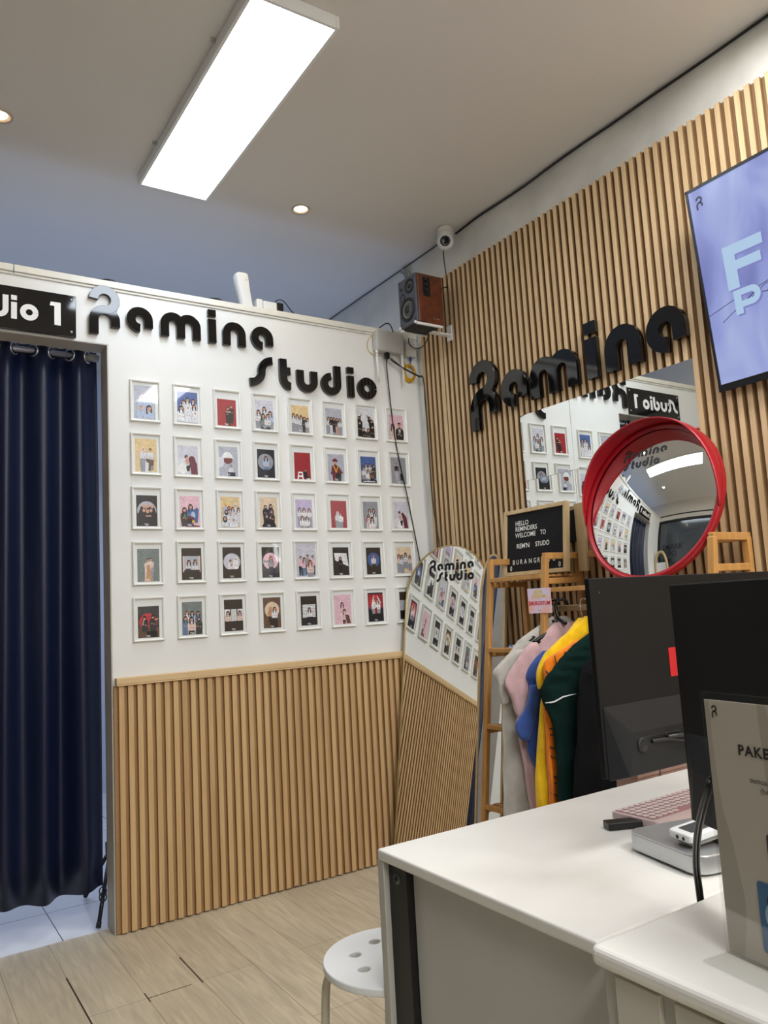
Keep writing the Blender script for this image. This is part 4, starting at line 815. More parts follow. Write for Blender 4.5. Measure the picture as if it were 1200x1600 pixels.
def screen_mat():
    m = bpy.data.materials.new('screen_satin'); m.use_nodes = True; nt = m.node_tree; L = nt.links; b = nt.nodes['Principled BSDF']
    b.inputs['Base Color'].default_value = (0.01, 0.01, 0.01, 1); b.inputs['Roughness'].default_value = 0.25
    tc = nt.nodes.new('ShaderNodeTexCoord'); mp = nt.nodes.new('ShaderNodeMapping'); mp.inputs['Rotation'].default_value = (0.75, 0, 0); mp.inputs['Scale'].default_value = (1, 5.2, 2.1)
    L.new(tc.outputs['Object'], mp.inputs[0])
    n = nt.nodes.new('ShaderNodeTexNoise'); n.inputs['Scale'].default_value = 1.0; n.inputs['Detail'].default_value = 2.2; n.inputs['Distortion'].default_value = 1.6; L.new(mp.outputs[0], n.inputs['Vector'])
    w_ = nt.nodes.new('ShaderNodeTexWave'); w_.inputs['Scale'].default_value = 0.55; w_.inputs['Distortion'].default_value = 9; w_.inputs['Detail'].default_value = 2; L.new(mp.outputs[0], w_.inputs['Vector'])
    mx = nt.nodes.new('ShaderNodeMath'); mx.operation = 'ADD'; ms = nt.nodes.new('ShaderNodeMath'); ms.operation = 'MULTIPLY'; ms.inputs[1].default_value = 0.30
    L.new(w_.outputs['Fac'], ms.inputs[0]); L.new(n.outputs['Fac'], mx.inputs[0]); L.new(ms.outputs[0], mx.inputs[1])
    cr = nt.nodes.new('ShaderNodeValToRGB'); E = cr.color_ramp.elements
    E[0].position = 0.38; E[0].color = lin((124, 130, 200))+(1,); E[1].position = 0.92; E[1].color = lin((188, 200, 248))+(1,)
    e = cr.color_ramp.elements.new(0.62); e.color = lin((160, 172, 236))+(1,)
    L.new(mx.outputs[0], cr.inputs[0]); L.new(cr.outputs[0], b.inputs['Emission Color']); b.inputs['Emission Strength'].default_value = 0.60
    return m
scr = lambda u, v, d: Mt @ Vector((-d, -u, v))
b = MB().add([scr(0.009, 0.020, 0.0005), scr(1.226, 0.020, 0.0005), scr(1.226, 0.702, 0.0005), scr(0.009, 0.702, 0.0005)], [(0, 1, 2, 3)], 0)
M_sl = mat('screen_letter', (10, 10, 10), 0.3, emit=((176, 204, 232), 0.74)); M_sd = mat('screen_dark', (8, 8, 12), 0.3, emit=((28, 26, 46), 0.8)); M_sh = mat('screen_shade', (8, 8, 12), 0.3, emit=((118, 118, 178), 0.9))
# thin dark curves behind the letters
def sline(P, w_, mi, d): ribbon(b, P, w_, lambda u, v, dd: scr(u, v, d), 0, 0, mi)
sline([(0.010, 0.262), (0.10, 0.285), (0.20, 0.300), (0.32, 0.33), (0.5, 0.36)], 0.0022, 2, 0.0009)
sline([(0.055, 0.225), (0.10, 0.248), (0.15, 0.262), (0.22, 0.30), (0.3, 0.31), (0.5, 0.30)], 0.0022, 2, 0.0009)
sline([(0.135, 0.262), (0.175, 0.285), (0.22, 0.275), (0.4, 0.33)], 0.0030, 2, 0.0009)
for dx_, dz_, mi, d in ((0.006, -0.006, 3, 0.0012), (0, 0, 1, 0.0016)):
    F_ = [(0.095, 0.320), (0.095, 0.468), (0.235, 0.468), (0.235, 0.432), (0.136, 0.432), (0.136, 0.412), (0.222, 0.412), (0.222, 0.380), (0.136, 0.380), (0.136, 0.320)]
    for q in ([F_[0], F_[1], (0.136, 0.468), F_[9]], [(0.136, 0.432), (0.136, 0.468), F_[2], F_[3]], [F_[8], F_[5], F_[6], F_[7]]):
        b.add([scr(u+dx_, v+dz_, d) for u, v in q], [(0, 1, 2, 3)], mi)
    for q in ([(0.108, 0.232), (0.108, 0.314), (0.134, 0.314), (0.134, 0.232)], ):
        b.add([scr(u+dx_, v+dz_, d) for u, v in q], [(0, 1, 2, 3)], mi)
    ribbon(b, [(0.134, 0.3035)]+arc(0.170, 0.283, 0.0205, 90, -90, 12)+[(0.134, 0.2625)], 0.021, lambda u, v, dd: scr(u+dx_, v+dz_, d), 0, 0, mi)
glyph(b, 'R', lambda u, v, dd: scr(0.032+u*0.024, 0.638+v*0.024, 0.0014), 0, 0, 2, sw=0.26)
b.build('screen', [screen_mat(), M_sl, M_sd, M_sh], t, LT, recalc=False)

# ------------------------------------------------------------------ letter board
LBd = (-0.14, -0.93, 1.322)
t = thing('letter_board', LBd, 'black felt letter board in a pale wood frame on the rack shelf', 'letter board')
Ml = Matrix.Translation((-0.150, -0.932, 1.3245)) @ Matrix.Rotation(math.radians(6), 4, 'Y')
by = lambda u, v, d: Ml @ Vector((-d, -u, v))
b = MB(); HW, HH, q = 0.188, 0.290, 0.017
for bx in ((-HW, 0, -HW+q, HH), (HW-q, 0, HW, HH), (-HW+q, 0, HW-q, q), (-HW+q, HH-q, HW-q, HH)):
    b.prism([(bx[0], bx[1]), (bx[2], bx[1]), (bx[2], bx[3]), (bx[0], bx[3])], by, -0.014, 0.010)
b.build('frame', M_board, t, LBd, bevel=0.0015)
M_felt = mat('black_felt', (30, 30, 33), 0.9)
b = MB().prism([(-HW+q, q), (HW-q, q), (HW-q, HH-q), (-HW+q, HH-q)], by, -0.010, 0.0)
k = 0; v = q+0.004
while v < HH-q-0.005: b.prism([(-HW+q, v), (HW-q, v), (HW-q, v+0.0035), (-HW+q, v+0.0035)], by, 0.0, 0.0025); v += 0.0072
b.build('felt', M_felt, t, LBd)
M_lw = mat('letter_white', (238, 238, 232), 0.5)
for s, u, u2, v in (('HELLO', -0.116, -0.036, 0.219), ('REMINDERS', -0.116, 0.016, 0.194), ('WELCOME', -0.118, 0.008, 0.166), ('TO', 0.036, 0.068, 0.166), ('REM\'N', -0.108, -0.030, 0.119), ('STUDO', 0.007, 0.088, 0.119),
                    ('B', -0.133, -0.120, 0.050), ('U', -0.110, -0.096, 0.050), ('R', -0.086, -0.072, 0.050), ('A', -0.062, -0.046, 0.050), ('N', -0.032, -0.016, 0.050), ('G', -0.004, 0.011, 0.050), ('R', 0.020, 0.034, 0.050), ('A', 0.046, 0.061, 0.050), ('N', 0.075, 0.090, 0.050), ('G', 0.105, 0.121, 0.050), ('0', -0.150, -0.138, 0.024), ('0', 0.140, 0.152, 0.024)):
    vs_, _f = text2d(s, 0.029, 0.008); xs = [p[0] for p in vs_]; k_ = (u2-u)/(max(xs)-min(xs))
    MB().add([by(u+(x-min(xs))*k_, v+y_, 0.0034) for x, y_ in vs_], _f, 0).build('white_word' if len(s) > 1 else 'white_character', M_lw, t, LBd, recalc=False)
tag(MB().box(-0.085, -1.165, 1.324, -0.070, -1.120, 1.60).build('wooden_strip', M_board, None, (-0.078, -1.14, 1.324)), 'pale wooden strip standing behind the letter board, right side', 'board')

# ------------------------------------------------------------------ bamboo rack
LK2 = (-0.15, -1.30, 0.0)
t = thing('garment_rack', LK2, 'bamboo garment rack with side shelves against the slats', 'rack')
def post(y, top, label=None):
    b = MB()
    P1 = (-0.245, y, top-0.013); P0 = (-0.42, y+0.0, 0.0)
    b.bar(P0, P1, 0.022, 0.026, up=(0, 1, 0)).bar((-0.060, y, 0.0), (-0.060, y, top-0.013), 0.022, 0.026, up=(0, 1, 0)).bar((-0.252, y, top-0.012), (-0.049, y, top-0.012), 0.022, 0.026)
    for z in (1.29, 1.0, 0.69, 0.38, 0.06):
        xf = -0.42+(0.175)*(z/(top-0.013)); b.bar((xf, y, z), (-0.06, y, z), 0.016, 0.024)
    return b.build('side_frame', M_bamboo, t, LK2, bevel=0.003)
YF = (-0.765, -1.095, -1.840)
for y in YF: post(y, 1.402)
def shelf(y0, y1, z, nm='shelf'):
    xf = -0.42+0.175*(z/1.39); b = MB(); b.box(xf-0.012, y1, z, xf+0.010, y0, z+0.018).box(-0.072, y1, z, -0.050, y0, z+0.018)
    n = 5
    for k in range(n):
        x = xf+0.02+(-0.08-xf-0.02)*(k+0.5)/n; b.box(x-0.011, y1, z+0.006, x+0.011, y0, z+0.014)
    b.build(nm, M_bamboo, t, LK2, bevel=0.002)
for z in (1.302, 1.010, 0.700, 0.385, 0.07): shelf(YF[0]-0.011, YF[1]+0.011, z)
shelf(YF[1]-0.011, YF[2]+0.011, 1.245); shelf(YF[1]-0.011, YF[2]+0.011, 0.07)
MB().bar((-0.060, YF[1], 1.39), (-0.060, YF[2], 1.39), 0.022, 0.026).build('rail', M_bamboo, t, LK2, bevel=0.003)
MB().tube([(-0.2, -1.040, 1.180), (-0.2, -1.855, 1.182)], 0.0125, 18).build('hanging_rod', M_board, t, LK2)
# plaid cloth and grey board behind the post
def plaid():
    m = bpy.data.materials.new('blue_plaid'); m.use_nodes = True; nt = m.node_tree; L = nt.links; b = nt.nodes['Principled BSDF']; b.inputs['Roughness'].default_value = 0.9
    tc = nt.nodes.new('ShaderNodeTexCoord'); mp = nt.nodes.new('ShaderNodeMapping'); mp.inputs['Rotation'].default_value = (0.6, 0, 0); L.new(tc.outputs['Object'], mp.inputs[0])
    br = nt.nodes.new('ShaderNodeTexBrick'); sp = nt.nodes.new('ShaderNodeSeparateXYZ'); cb = nt.nodes.new('ShaderNodeCombineXYZ'); L.new(mp.outputs[0], sp.inputs[0]); L.new(sp.outputs[1], cb.inputs[0]); L.new(sp.outputs[2], cb.inputs[1])
    L.new(cb.outputs[0], br.inputs['Vector']); br.inputs['Scale'].default_value = 28; br.inputs['Brick Width'].default_value = 1; br.inputs['Row Height'].default_value = 1; br.offset = 0.5; br.inputs['Mortar Size'].default_value = 0.12
    br.inputs['Color1'].default_value = lin((60, 84, 140))+(1,); br.inputs['Color2'].default_value = lin((150, 176, 220))+(1,); br.inputs['Mortar'].default_value = lin((205, 214, 230))+(1,)
    L.new(br.outputs['Color'], b.inputs['Base Color']); return m
b = MB(); vs = []
rows = [(1.035, 0.052), (1.0, 0.060), (0.90, 0.050), (0.80, 0.042), (0.70, 0.032), (0.62, 0.02), (0.56, 0.006)]
for z, w_ in rows:
    for k in range(9): vs.append((-0.215-0.012*math.sin(k*1.9+z*9), -0.835-w_/2+w_*k/8+(1.03-z)*0.03, z))
b.add(vs, [(i*9+k, i*9+k+1, (i+1)*9+k+1, (i+1)*9+k) for i in range(len(rows)-1) for k in range(8)], 0, True)
o = b.build('plaid_cloth', plaid(), None, (-0.215, -0.84, 1.03), recalc=False); tag(o, 'blue and white plaid cloth hanging behind the rack post', 'cloth')
s_ = o.modifiers.new('t', 'SOLIDIFY'); s_.thickness = 0.004
Lg = (-0.12, -0.92, 0.41)
tag(MB().prism([(-0.10, 0.0), (0.02, -0.10), (0.12, -0.13), (0.12, 0.42), (-0.10, 0.42)], lambda u, v, d: Vector((-0.115-d, -0.90-u, 0.56+v)), 0, 0.02).build('grey_board', mat('grey_board', (112, 110, 104), 0.7), None, Lg, bevel=0.01, seg=3), 'grey board with a cut corner behind the hanging clothes', 'board')

# ------------------------------------------------------------------ clothes
AZ = 0.5; HD = Vector((-math.cos(AZ), math.sin(AZ), 0)); HN = Vector((-math.sin(AZ), -math.cos(AZ), 0))   # HN: towards the viewer
def cr4(a, b, c, d, t): return 0.5*((2*b)+(c-a)*t+(2*a-5*b+4*c-d)*t*t+(3*b-a-3*c+d)*t**3)
def loft(mb, rows, y, th, fold=0.006, nf=5, ph=0.0, mi=0, off=0.0, n=26):
    """rows: (z, uL, uR); a puffed closed sleeve or body of cloth"""
    base = Vector((-0.2, y, 0)); R = []
    # resample
    out = []
    for i in range(len(rows)-1):
        for k in range(4):
            f = k/4; out.append(tuple(cr4(rows[max(i-1, 0)][j], rows[i][j], rows[i+1][j], rows[min(i+2, len(rows)-1)][j], f) for j in range(3)))
    out.append(rows[-1])
    m = len(out); vs = []
    for i, (z, a, c) in enumerate(out):
        uc = (a+c)/2; hw = abs(a-c)/2; tt = min(th, hw*0.9+0.004)*(0.35+0.65*math.sin(PI*min(1, (i+0.6)/(m*0.25)))**0.5 if i < m*0.125 else 1)
        for k in range(n):
            t_ = 2*PI*k/n; cu = math.cos(t_); su = math.sin(t_)
            u = uc+hw*(abs(cu)**0.8)*(1 if cu > 0 else -1)
            fo = fold*(math.sin(nf*2*PI*(u/0.3)+ph+z*5)+0.7*math.sin(nf*4.3*PI*(u/0.3)+ph*2-z*9)+0.5*math.sin(z*38+u*30+ph))*min(1, i/(m*0.3))*min(1, hw/0.04)
            vs.append(base+HD*u+HN*(off+tt*su*(0.85+0.15*math.cos(2*t_))+fo)+Vector((0, 0, z)))
    fs = [(i*n+k, i*n+(k+1) % n, (i+1)*n+(k+1) % n, (i+1)*n+k) for i in range(m-1) for k in range(n)]+[tuple(range(n)), tuple((m-1)*n+k for k in range(n))]
    mb.add(vs, fs, mi, True)
def fleece(nm, c): return mat(nm, c, 0.95, bump=(260, 0.5, 0.002), noise=(30, 0.12), sheen=0.3 if sum(c) > 150 else 0.0, spec=0.2)
G_ = dict(
 grey=([(1.150, 0.03, -0.03), (1.133, 0.063, -0.05), (1.105, 0.106, -0.08), (1.072, 0.162, -0.11), (1.026, 0.207, -0.12), (0.98, 0.244, -0.12), (0.931, 0.242, -0.12), (0.847, 0.239, -0.11), (0.777, 0.257, -0.05), (0.63, 0.265, 0.05), (0.514, 0.274, 0.136), (0.411, 0.281, 0.144), (0.30, 0.285, 0.148)],
       [(1.03, 0.20, 0.10), (0.989, 0.25, 0.178), (0.952, 0.287, 0.20), (0.922, 0.281, 0.207), (0.897, 0.272, 0.212), (0.861, 0.269, 0.222), (0.828, 0.263, 0.234)]),
 pink=([(1.127, 0.060, -0.05), (1.07, 0.119, -0.10), (1.011, 0.146, -0.12), (0.893, 0.174, -0.12), (0.78, 0.234, -0.08), (0.721, 0.235, 0.0), (0.662, 0.229, 0.10), (0.604, 0.222, 0.13), (0.545, 0.219, 0.135), (0.488, 0.215, 0.14), (0.436, 0.21, 0.145), (0.33, 0.20, 0.14)],
       [(1.057, 0.164, 0.139), (1.026, 0.2, 0.129), (0.98, 0.235, 0.135), (0.935, 0.268, 0.156), (0.906, 0.278, 0.168), (0.876, 0.267, 0.176), (0.839, 0.253, 0.182), (0.81, 0.249, 0.186), (0.785, 0.239, 0.192), (0.773, 0.226, 0.201)]),
 blue=([(1.024, 0.15, 0.0), (0.991, 0.189, -0.05), (0.957, 0.213, -0.10), (0.928, 0.222, -0.10), (0.898, 0.215, -0.10), (0.811, 0.216, -0.10), (0.783, 0.23, -0.05), (0.726, 0.241, 0.0), (0.691, 0.237, 0.05), (0.657, 0.237, 0.08), (0.622, 0.228, 0.09), (0.587, 0.213, 0.10), (0.56, 0.200, 0.12)],
       [(0.90, 0.215, 0.17), (0.86, 0.225, 0.18), (0.82, 0.240, 0.19), (0.79, 0.262, 0.20), (0.764, 0.280, 0.21), (0.735, 0.282, 0.221), (0.711, 0.270, 0.229), (0.70, 0.258, 0.236)]),
 yellow=([(1.143, 0.06, 0.0), (1.109, 0.094, -0.05), (1.059, 0.135, -0.10), (1.004, 0.175, -0.12), (0.937, 0.211, -0.12), (0.847, 0.23, -0.1), (0.791, 0.24, 0.0), (0.736, 0.248, 0.12), (0.68, 0.256, 0.13), (0.625, 0.264, 0.14), (0.57, 0.271, 0.145), (0.515, 0.274, 0.15), (0.466, 0.273, 0.15), (0.35, 0.268, 0.15)],
       [(1.148, 0.044, 0.003), (1.125, 0.069, 0.016), (1.093, 0.114, 0.024), (1.055, 0.165, 0.075), (1.023, 0.203, 0.114), (0.995, 0.224, 0.152), (0.962, 0.241, 0.199), (0.928, 0.246, 0.212), (0.894, 0.243, 0.222)]),
 orange=([(1.054, 0.12, 0.03), (1.017, 0.182, -0.05), (0.963, 0.232, -0.10), (0.907, 0.245, -0.12), (0.874, 0.248, -0.1), (0.824, 0.254, 0.0), (0.768, 0.255, 0.15), (0.713, 0.256, 0.155), (0.657, 0.258, 0.16), (0.603, 0.259, 0.165), (0.548, 0.259, 0.17), (0.477, 0.259, 0.17), (0.36, 0.256, 0.17)],
       [(1.062, 0.123, 0.102), (1.043, 0.154, 0.082), (1.018, 0.204, 0.10), (0.995, 0.241, 0.137), (0.964, 0.249, 0.175), (0.93, 0.248, 0.201), (0.907, 0.246, 0.22)]),
 green=([(1.10, 0.07, -0.03), (1.081, 0.114, -0.05), (1.05, 0.164, -0.1), (1.019, 0.201, -0.12), (0.987, 0.233, -0.13), (0.945, 0.274, -0.13), (0.913, 0.29, -0.13), (0.892, 0.297, -0.13), (0.858, 0.293, -0.12), (0.819, 0.282, -0.1), (0.774, 0.268, -0.1), (0.719, 0.261, -0.05), (0.665, 0.261, 0.0), (0.584, 0.264, 0.05), (0.504, 0.268, 0.1), (0.38, 0.268, 0.1)], None),
 black=([(1.06, 0.10, -0.05), (0.995, 0.184, -0.1), (0.967, 0.21, -0.13), (0.935, 0.224, -0.13), (0.887, 0.234, -0.13), (0.807, 0.241, -0.13), (0.701, 0.256, -0.13), (0.623, 0.267, -0.13), (0.529, 0.279, -0.13), (0.42, 0.285, -0.13)], None))
GC = dict(grey=(190, 185, 176), pink=(206, 170, 172), blue=(58, 84, 150), yellow=(244, 196, 24), orange=(232, 124, 20), green=(8, 36, 32), black=(13, 13, 16))
GY = dict(grey=-1.10, pink=-1.15, blue=-1.20, yellow=-1.28, orange=-1.325, green=-1.38, black=-1.47)
GL = dict(grey='pale grey fleece costume, leftmost on the rack', pink='dusty pink fleece costume hanging in front of the grey one', blue='blue fleece costume between the pink and yellow ones', yellow='bright yellow fleece costume on the rack', orange='orange costume with thin dark stripes next to the yellow one', green='dark green velvety costume with a white trim line', black='black costume hanging closest to the monitors')
for nm in ('grey', 'pink', 'blue', 'yellow', 'orange', 'green', 'black'):
    y = GY[nm]; loc = (-0.2, y, 1.15); t = thing('costume', loc, GL[nm], 'costume', 'costumes hanging on the bamboo rack')
    m = fleece('fleece_'+nm, GC[nm]); body, sl = G_[nm]
    b = MB(); loft(b, body, y, 0.026, fold=0.007, ph=y*40); b.build('body', m, t, loc)
    if sl: b = MB(); loft(b, sl, y, 0.024, fold=0.003, ph=y*17, off=0.022); b.build('sleeve', m, t, loc)
    if nm == 'orange':
        b = MB(); base = Vector((-0.2, y, 0))
        for a, c in (((0.252, 0.824), (0.225, 0.819)), ((0.254, 0.76), (0.205, 0.752)), ((0.253, 0.737), (0.205, 0.736)), ((0.254, 0.693), (0.206, 0.688)), ((0.255, 0.663), (0.206, 0.647)), ((0.258, 0.594), (0.206, 0.584)), ((0.257, 0.572), (0.206, 0.565)), ((0.257, 0.529), (0.206, 0.523)), ((0.257, 0.49), (0.206, 0.48))):
            P_ = []
            for k in range(7):
                f = k/6; u = a[0]+(c[0]-a[0])*f; P_.append(base+HD*u+HN*(0.012+0.017*math.sin(min(1, f*1.3)*PI/2)+0.001)+Vector((0, 0, a[1]+(c[1]-a[1])*f-0.004*math.sin(f*PI))))
            b.tube(P_, 0.0022, 6)
        for a, c in (((0.209, 1.015), (0.206, 0.985)), ((0.167, 1.027), (0.188, 0.994)), ((0.246, 0.964), (0.228, 0.94)), ((0.150, 1.036), (0.146, 1.014))):
            b.tube([base+HD*a[0]+HN*0.042+Vector((0, 0, a[1])), base+HD*(a[0]+c[0])*0.5+HN*0.047+Vector((0, 0, (a[1]+c[1])/2)), base+HD*c[0]+HN*0.046+Vector((0, 0, c[1]))], 0.002, 6)
        b.build('stripe', M_mattblack, t, loc)
    if nm == 'green':
        base = Vector((-0.2, y, 0))
        MB().tube([base+HD*u+HN*(0.008+0.025*min(1, (0.297-u)/0.06))+Vector((0, 0, z)) for u, z in ((0.288, 0.852), (0.27, 0.8525), (0.256, 0.856), (0.242, 0.864), (0.229, 0.871), (0.202, 0.876), (0.179, 0.879))], [0.002, 0.003, 0.0035, 0.003, 0.003, 0.002, 0.001], 6).build('trim_line', M_white, t, loc)
# hangers
def hanger(y, kind, label, grp):
    base = Vector((-0.2, y, 0)); loc = base+Vector((0, 0, 1.15)); f = lambda u, z, d=0: base+HD*u+HN*d+Vector((0, 0, z))
    t = thing('clothes_hanger', loc, label, 'hanger', grp)
    wh = kind != 'black'; off = 0.0 if wh else 0.03; g0 = f; f = lambda u, z, d=0: g0(u*(0.6 if wh else 1), z-(0.02 if wh and z < 1.11 else 0), d+(off if z < 1.125 else 0))
    r = 0.0068 if kind == 'black' else 0.0018; m = M_black if kind == 'black' else M_chrome
    hook = [f(-0.024, 1.186, 0), f(-0.022, 1.196, 0)]+[f(0.026*math.cos(a), 1.186+0.030*math.sin(a), 0) for a in [math.radians(x) for x in range(140, -10, -20)]]+[f(0.027, 1.165, 0.01), f(0.024, 1.14, 0.02), f(0.008, 1.122, 0.03)]
    MB().tube(hook, r, 10).build('hook', m, t, loc)
    b = MB(); b.tube(curve_pts([f(-0.16, 1.06), f(-0.08, 1.098), f(0, 1.12), f(0.07, 1.09), f(0.135, 1.055)], 5), r*1.1, 10)
    b.tube([f(-0.16, 1.06), f(0.135, 1.055)], r*0.8, 8)
    b.build('arms', m, t, loc)
hanger(-1.075, 'black', 'black plastic hanger holding the grey costume', 'hangers on the rod')
hanger(-1.120, 'black', 'black plastic hanger holding the pink costume', 'hangers on the rod')
hanger(-1.235, 'wire', 'wire hanger with silver hook holding the blue costume', 'hangers on the rod')
hanger(-1.300, 'wire', 'wire hanger with silver hook holding the yellow costume', 'hangers on the rod')
# price note
LN = (-0.29, -1.08, 1.165)
t = thing('price_note', LN, 'small pink and orange rental price note on the end of the rod', 'note')
def note_mat():
    m = bpy.data.materials.new('note_gradient'); m.use_nodes = True; nt = m.node_tree; L = nt.links; b = nt.nodes['Principled BSDF']; b.inputs['Roughness'].default_value = 0.5
    tc = nt.nodes.new('ShaderNodeTexCoord'); n = nt.nodes.new('ShaderNodeTexNoise'); n.inputs['Scale'].default_value = 16; n.inputs['Detail'].default_value = 1; L.new(tc.outputs['Object'], n.inputs['Vector'])
    cr = nt.nodes.new('ShaderNodeValToRGB'); E = cr.color_ramp.elements; E[0].position = 0.35; E[0].color = lin((226, 214, 242))+(1,); E[1].position = 0.68; E[1].color = lin((248, 186, 168))+(1,)
    L.new(n.outputs['Fac'], cr.inputs[0]); L.new(cr.outputs[0], b.inputs['Base Color']); return m
fnN = lambda u, v, d: Vector((-0.285-d, -1.022-u, 1.166+v))
MB().prism([(0, 0), (0.128, 0), (0.128, 0.098), (0, 0.098)], fnN, 0, 0.001).build('card', note_mat(), t, LN)
b = MB()
for s, v, sz, mi in (('SEWA', 0.078, 0.019, 0), ('KOSTUM', 0.061, 0.019, 0), ('20K/KOSTUM', 0.033, 0.020, 1), ('Remine', 0.010, 0.006, 2)): text(b, s, fnN, sz, 0.062, v, 0.0016, mi, bold=0.035 if mi < 2 else 0.0, center=True)
b.build('print', [mat('note_yellow', (236, 208, 90), 0.5), mat('note_red', (214, 52, 66), 0.5), M_black], t, LN, recalc=False)
# ------------------------------------------------------------------ stool
LS = (-1.495, -1.786, 0.0)
t = thing('stool', LS, 'round white stool with holes in the seat beside the desk', 'stool')
def seat():
    bm = bmesh.new(); R = 0.158
    bmesh.ops.create_circle(bm, cap_ends=True, radius=R, segments=64)
    me = bpy.data.meshes.new('seat'); 
    bm.free()
    # disc with round holes: 2D fill through a curve
    cu = bpy.data.curves.new('s', 'CURVE'); cu.dimensions = '2D'; cu.fill_mode = 'BOTH'; cu.extrude = 0.005; cu.bevel_depth = 0.003; cu.bevel_resolution = 2
    def circ(cx, cy, r, n=40):
        sp = cu.splines.new('POLY'); sp.points.add(n-1); sp.use_cyclic_u = True
        for i in range(n): sp.points[i].co = (cx+r*math.cos(2*PI*i/n), cy+r*math.sin(2*PI*i/n), 0, 1)
    circ(0, 0, R-0.003, 72)
    for k in range(7): a = 2*PI*k/7+0.62; circ(0.088*math.cos(a), 0.088*math.sin(a), 0.0165)
    o = bpy.data.objects.new('s', cu); COL.objects.link(o); bpy.context.view_layer.update()
    me = bpy.data.meshes.new_from_object(o.evaluated_get(bpy.context.evaluated_depsgraph_get())); bpy.data.objects.remove(o)
    me.name = 'seat'; me.materials.clear(); me.materials.append(M_white)
    return me
o = bpy.data.objects.new('seat', seat()); COL.objects.link(o); o.parent = t; o.location = (0, 0, 0.450)
M_cream = mat('cream_steel', (206, 198, 180), 0.35)
for k in range(4):
    a = math.radians(52+90*k); c_, s_ = math.cos(a), math.sin(a)
    P_ = [(0.06, 0.436), (0.105, 0.436), (0.135, 0.428), (0.152, 0.405), (0.158, 0.36), (0.168, 0.18), (0.180, 0.006)]
    MB().tube(curve_pts([(LS[0]+r*c_, LS[1]+r*s_, z) for r, z in P_], 5), 0.0095, 12).build('leg', M_cream, t, LS)

# ------------------------------------------------------------------ desks
LD = (-1.0, -2.2, 0.0)
t = thing('desk', LD, 'white desk with black steel legs in the foreground, holding keyboard and computer', 'desk')
MB().box(-1.602, -2.500, 0.712, -0.35, -1.912, 0.7345).build('top', M_desk, t, LD, bevel=0.005, seg=3)
MB().box(-1.600, -1.930, 0.0, -1.575, -1.9075, 0.712).build('end_post', M_deskside, t, LD, bevel=0.002)
for x0_, y0 in ((-1.588, -1.994), (-1.555, -2.480)):
    MB().box(x0_, y0, 0.0, x0_+0.028, y0+0.062, 0.711).build('leg', mat('black_steel', (22, 21, 21), 0.45), t, LD)
b = MB().lathe([(0.0105, 0), (0.009, 0.003), (0.0, 0.0035)], (-1.588, -1.960, 0.683), (-1, 0, 0), 20, 0)
b.box(-1.5925, -1.967, 0.682, -1.5915, -1.953, 0.684, 1).box(-1.5925, -1.961, 0.676, -1.5915, -1.959, 0.690, 1)
b.build('bolt', [mat('bolt_steel', (96, 98, 100), 0.35, metal=0.8), M_black], t, LD)
MB().box(-1.572, -2.495, 0.02, -1.560, -1.996, 0.711).build('side_panel', mat('side_panel_grey', (196, 194, 188), 0.6, noise=(4, 0.08)), t, LD)
MB().box(-0.42, -2.45, 0.0, -0.38, -1.95, 0.711).build('far_panel', M_deskside, t, LD)
LD2 = (-1.2, -2.9, 0.0)
t = thing('counter_desk', LD2, 'white counter in the lower right corner carrying the clear acrylic stand', 'desk')
MB().box(-1.660, -3.9, 0.733, -0.60, -2.540, 0.7605).build('top', M_desk, t, LD2, bevel=0.010, seg=4)
MB().box(-1.640, -2.565, 0.0, -0.64, -2.545, 0.733).box(-1.640, -3.88, 0.0, -1.618, -2.565, 0.733).build('carcass', M_deskside, t, LD2, bevel=0.002)
b = MB()
for y0, y1 in ((-2.640, -2.570), (-2.80, -2.662), (-3.3, -2.83)): b.box(-1.648, y1, 0.02, -1.640, y0, 0.726)
b.build('front_panel', mat('panel_cream', (202, 196, 184), 0.5, noise=(5, 0.06)), t, LD2, bevel=0.001)

# brown boxes beyond the desk
M_box = mat('brown_card', (176, 142, 128), 0.8, noise=(12, 0.12))
for k, (x0, x1) in enumerate(((-0.655, -0.560), (-0.554, -0.37))):
    loc = ((x0+x1)/2, -1.76, 0.0); t = thing('storage_box', loc, ('narrow brown storage box' if k == 0 else 'wide brown storage box')+' behind the desk under the big monitor', 'box')
    MB().box(x0, -1.80, 0.0, x1, -1.72, 0.74).build('carton', M_box, t, loc, bevel=0.004)
    MB().box(x0-0.001, -1.802, 0.70, x1+0.001, -1.718, 0.752).build('lid', M_box, t, loc, bevel=0.003)

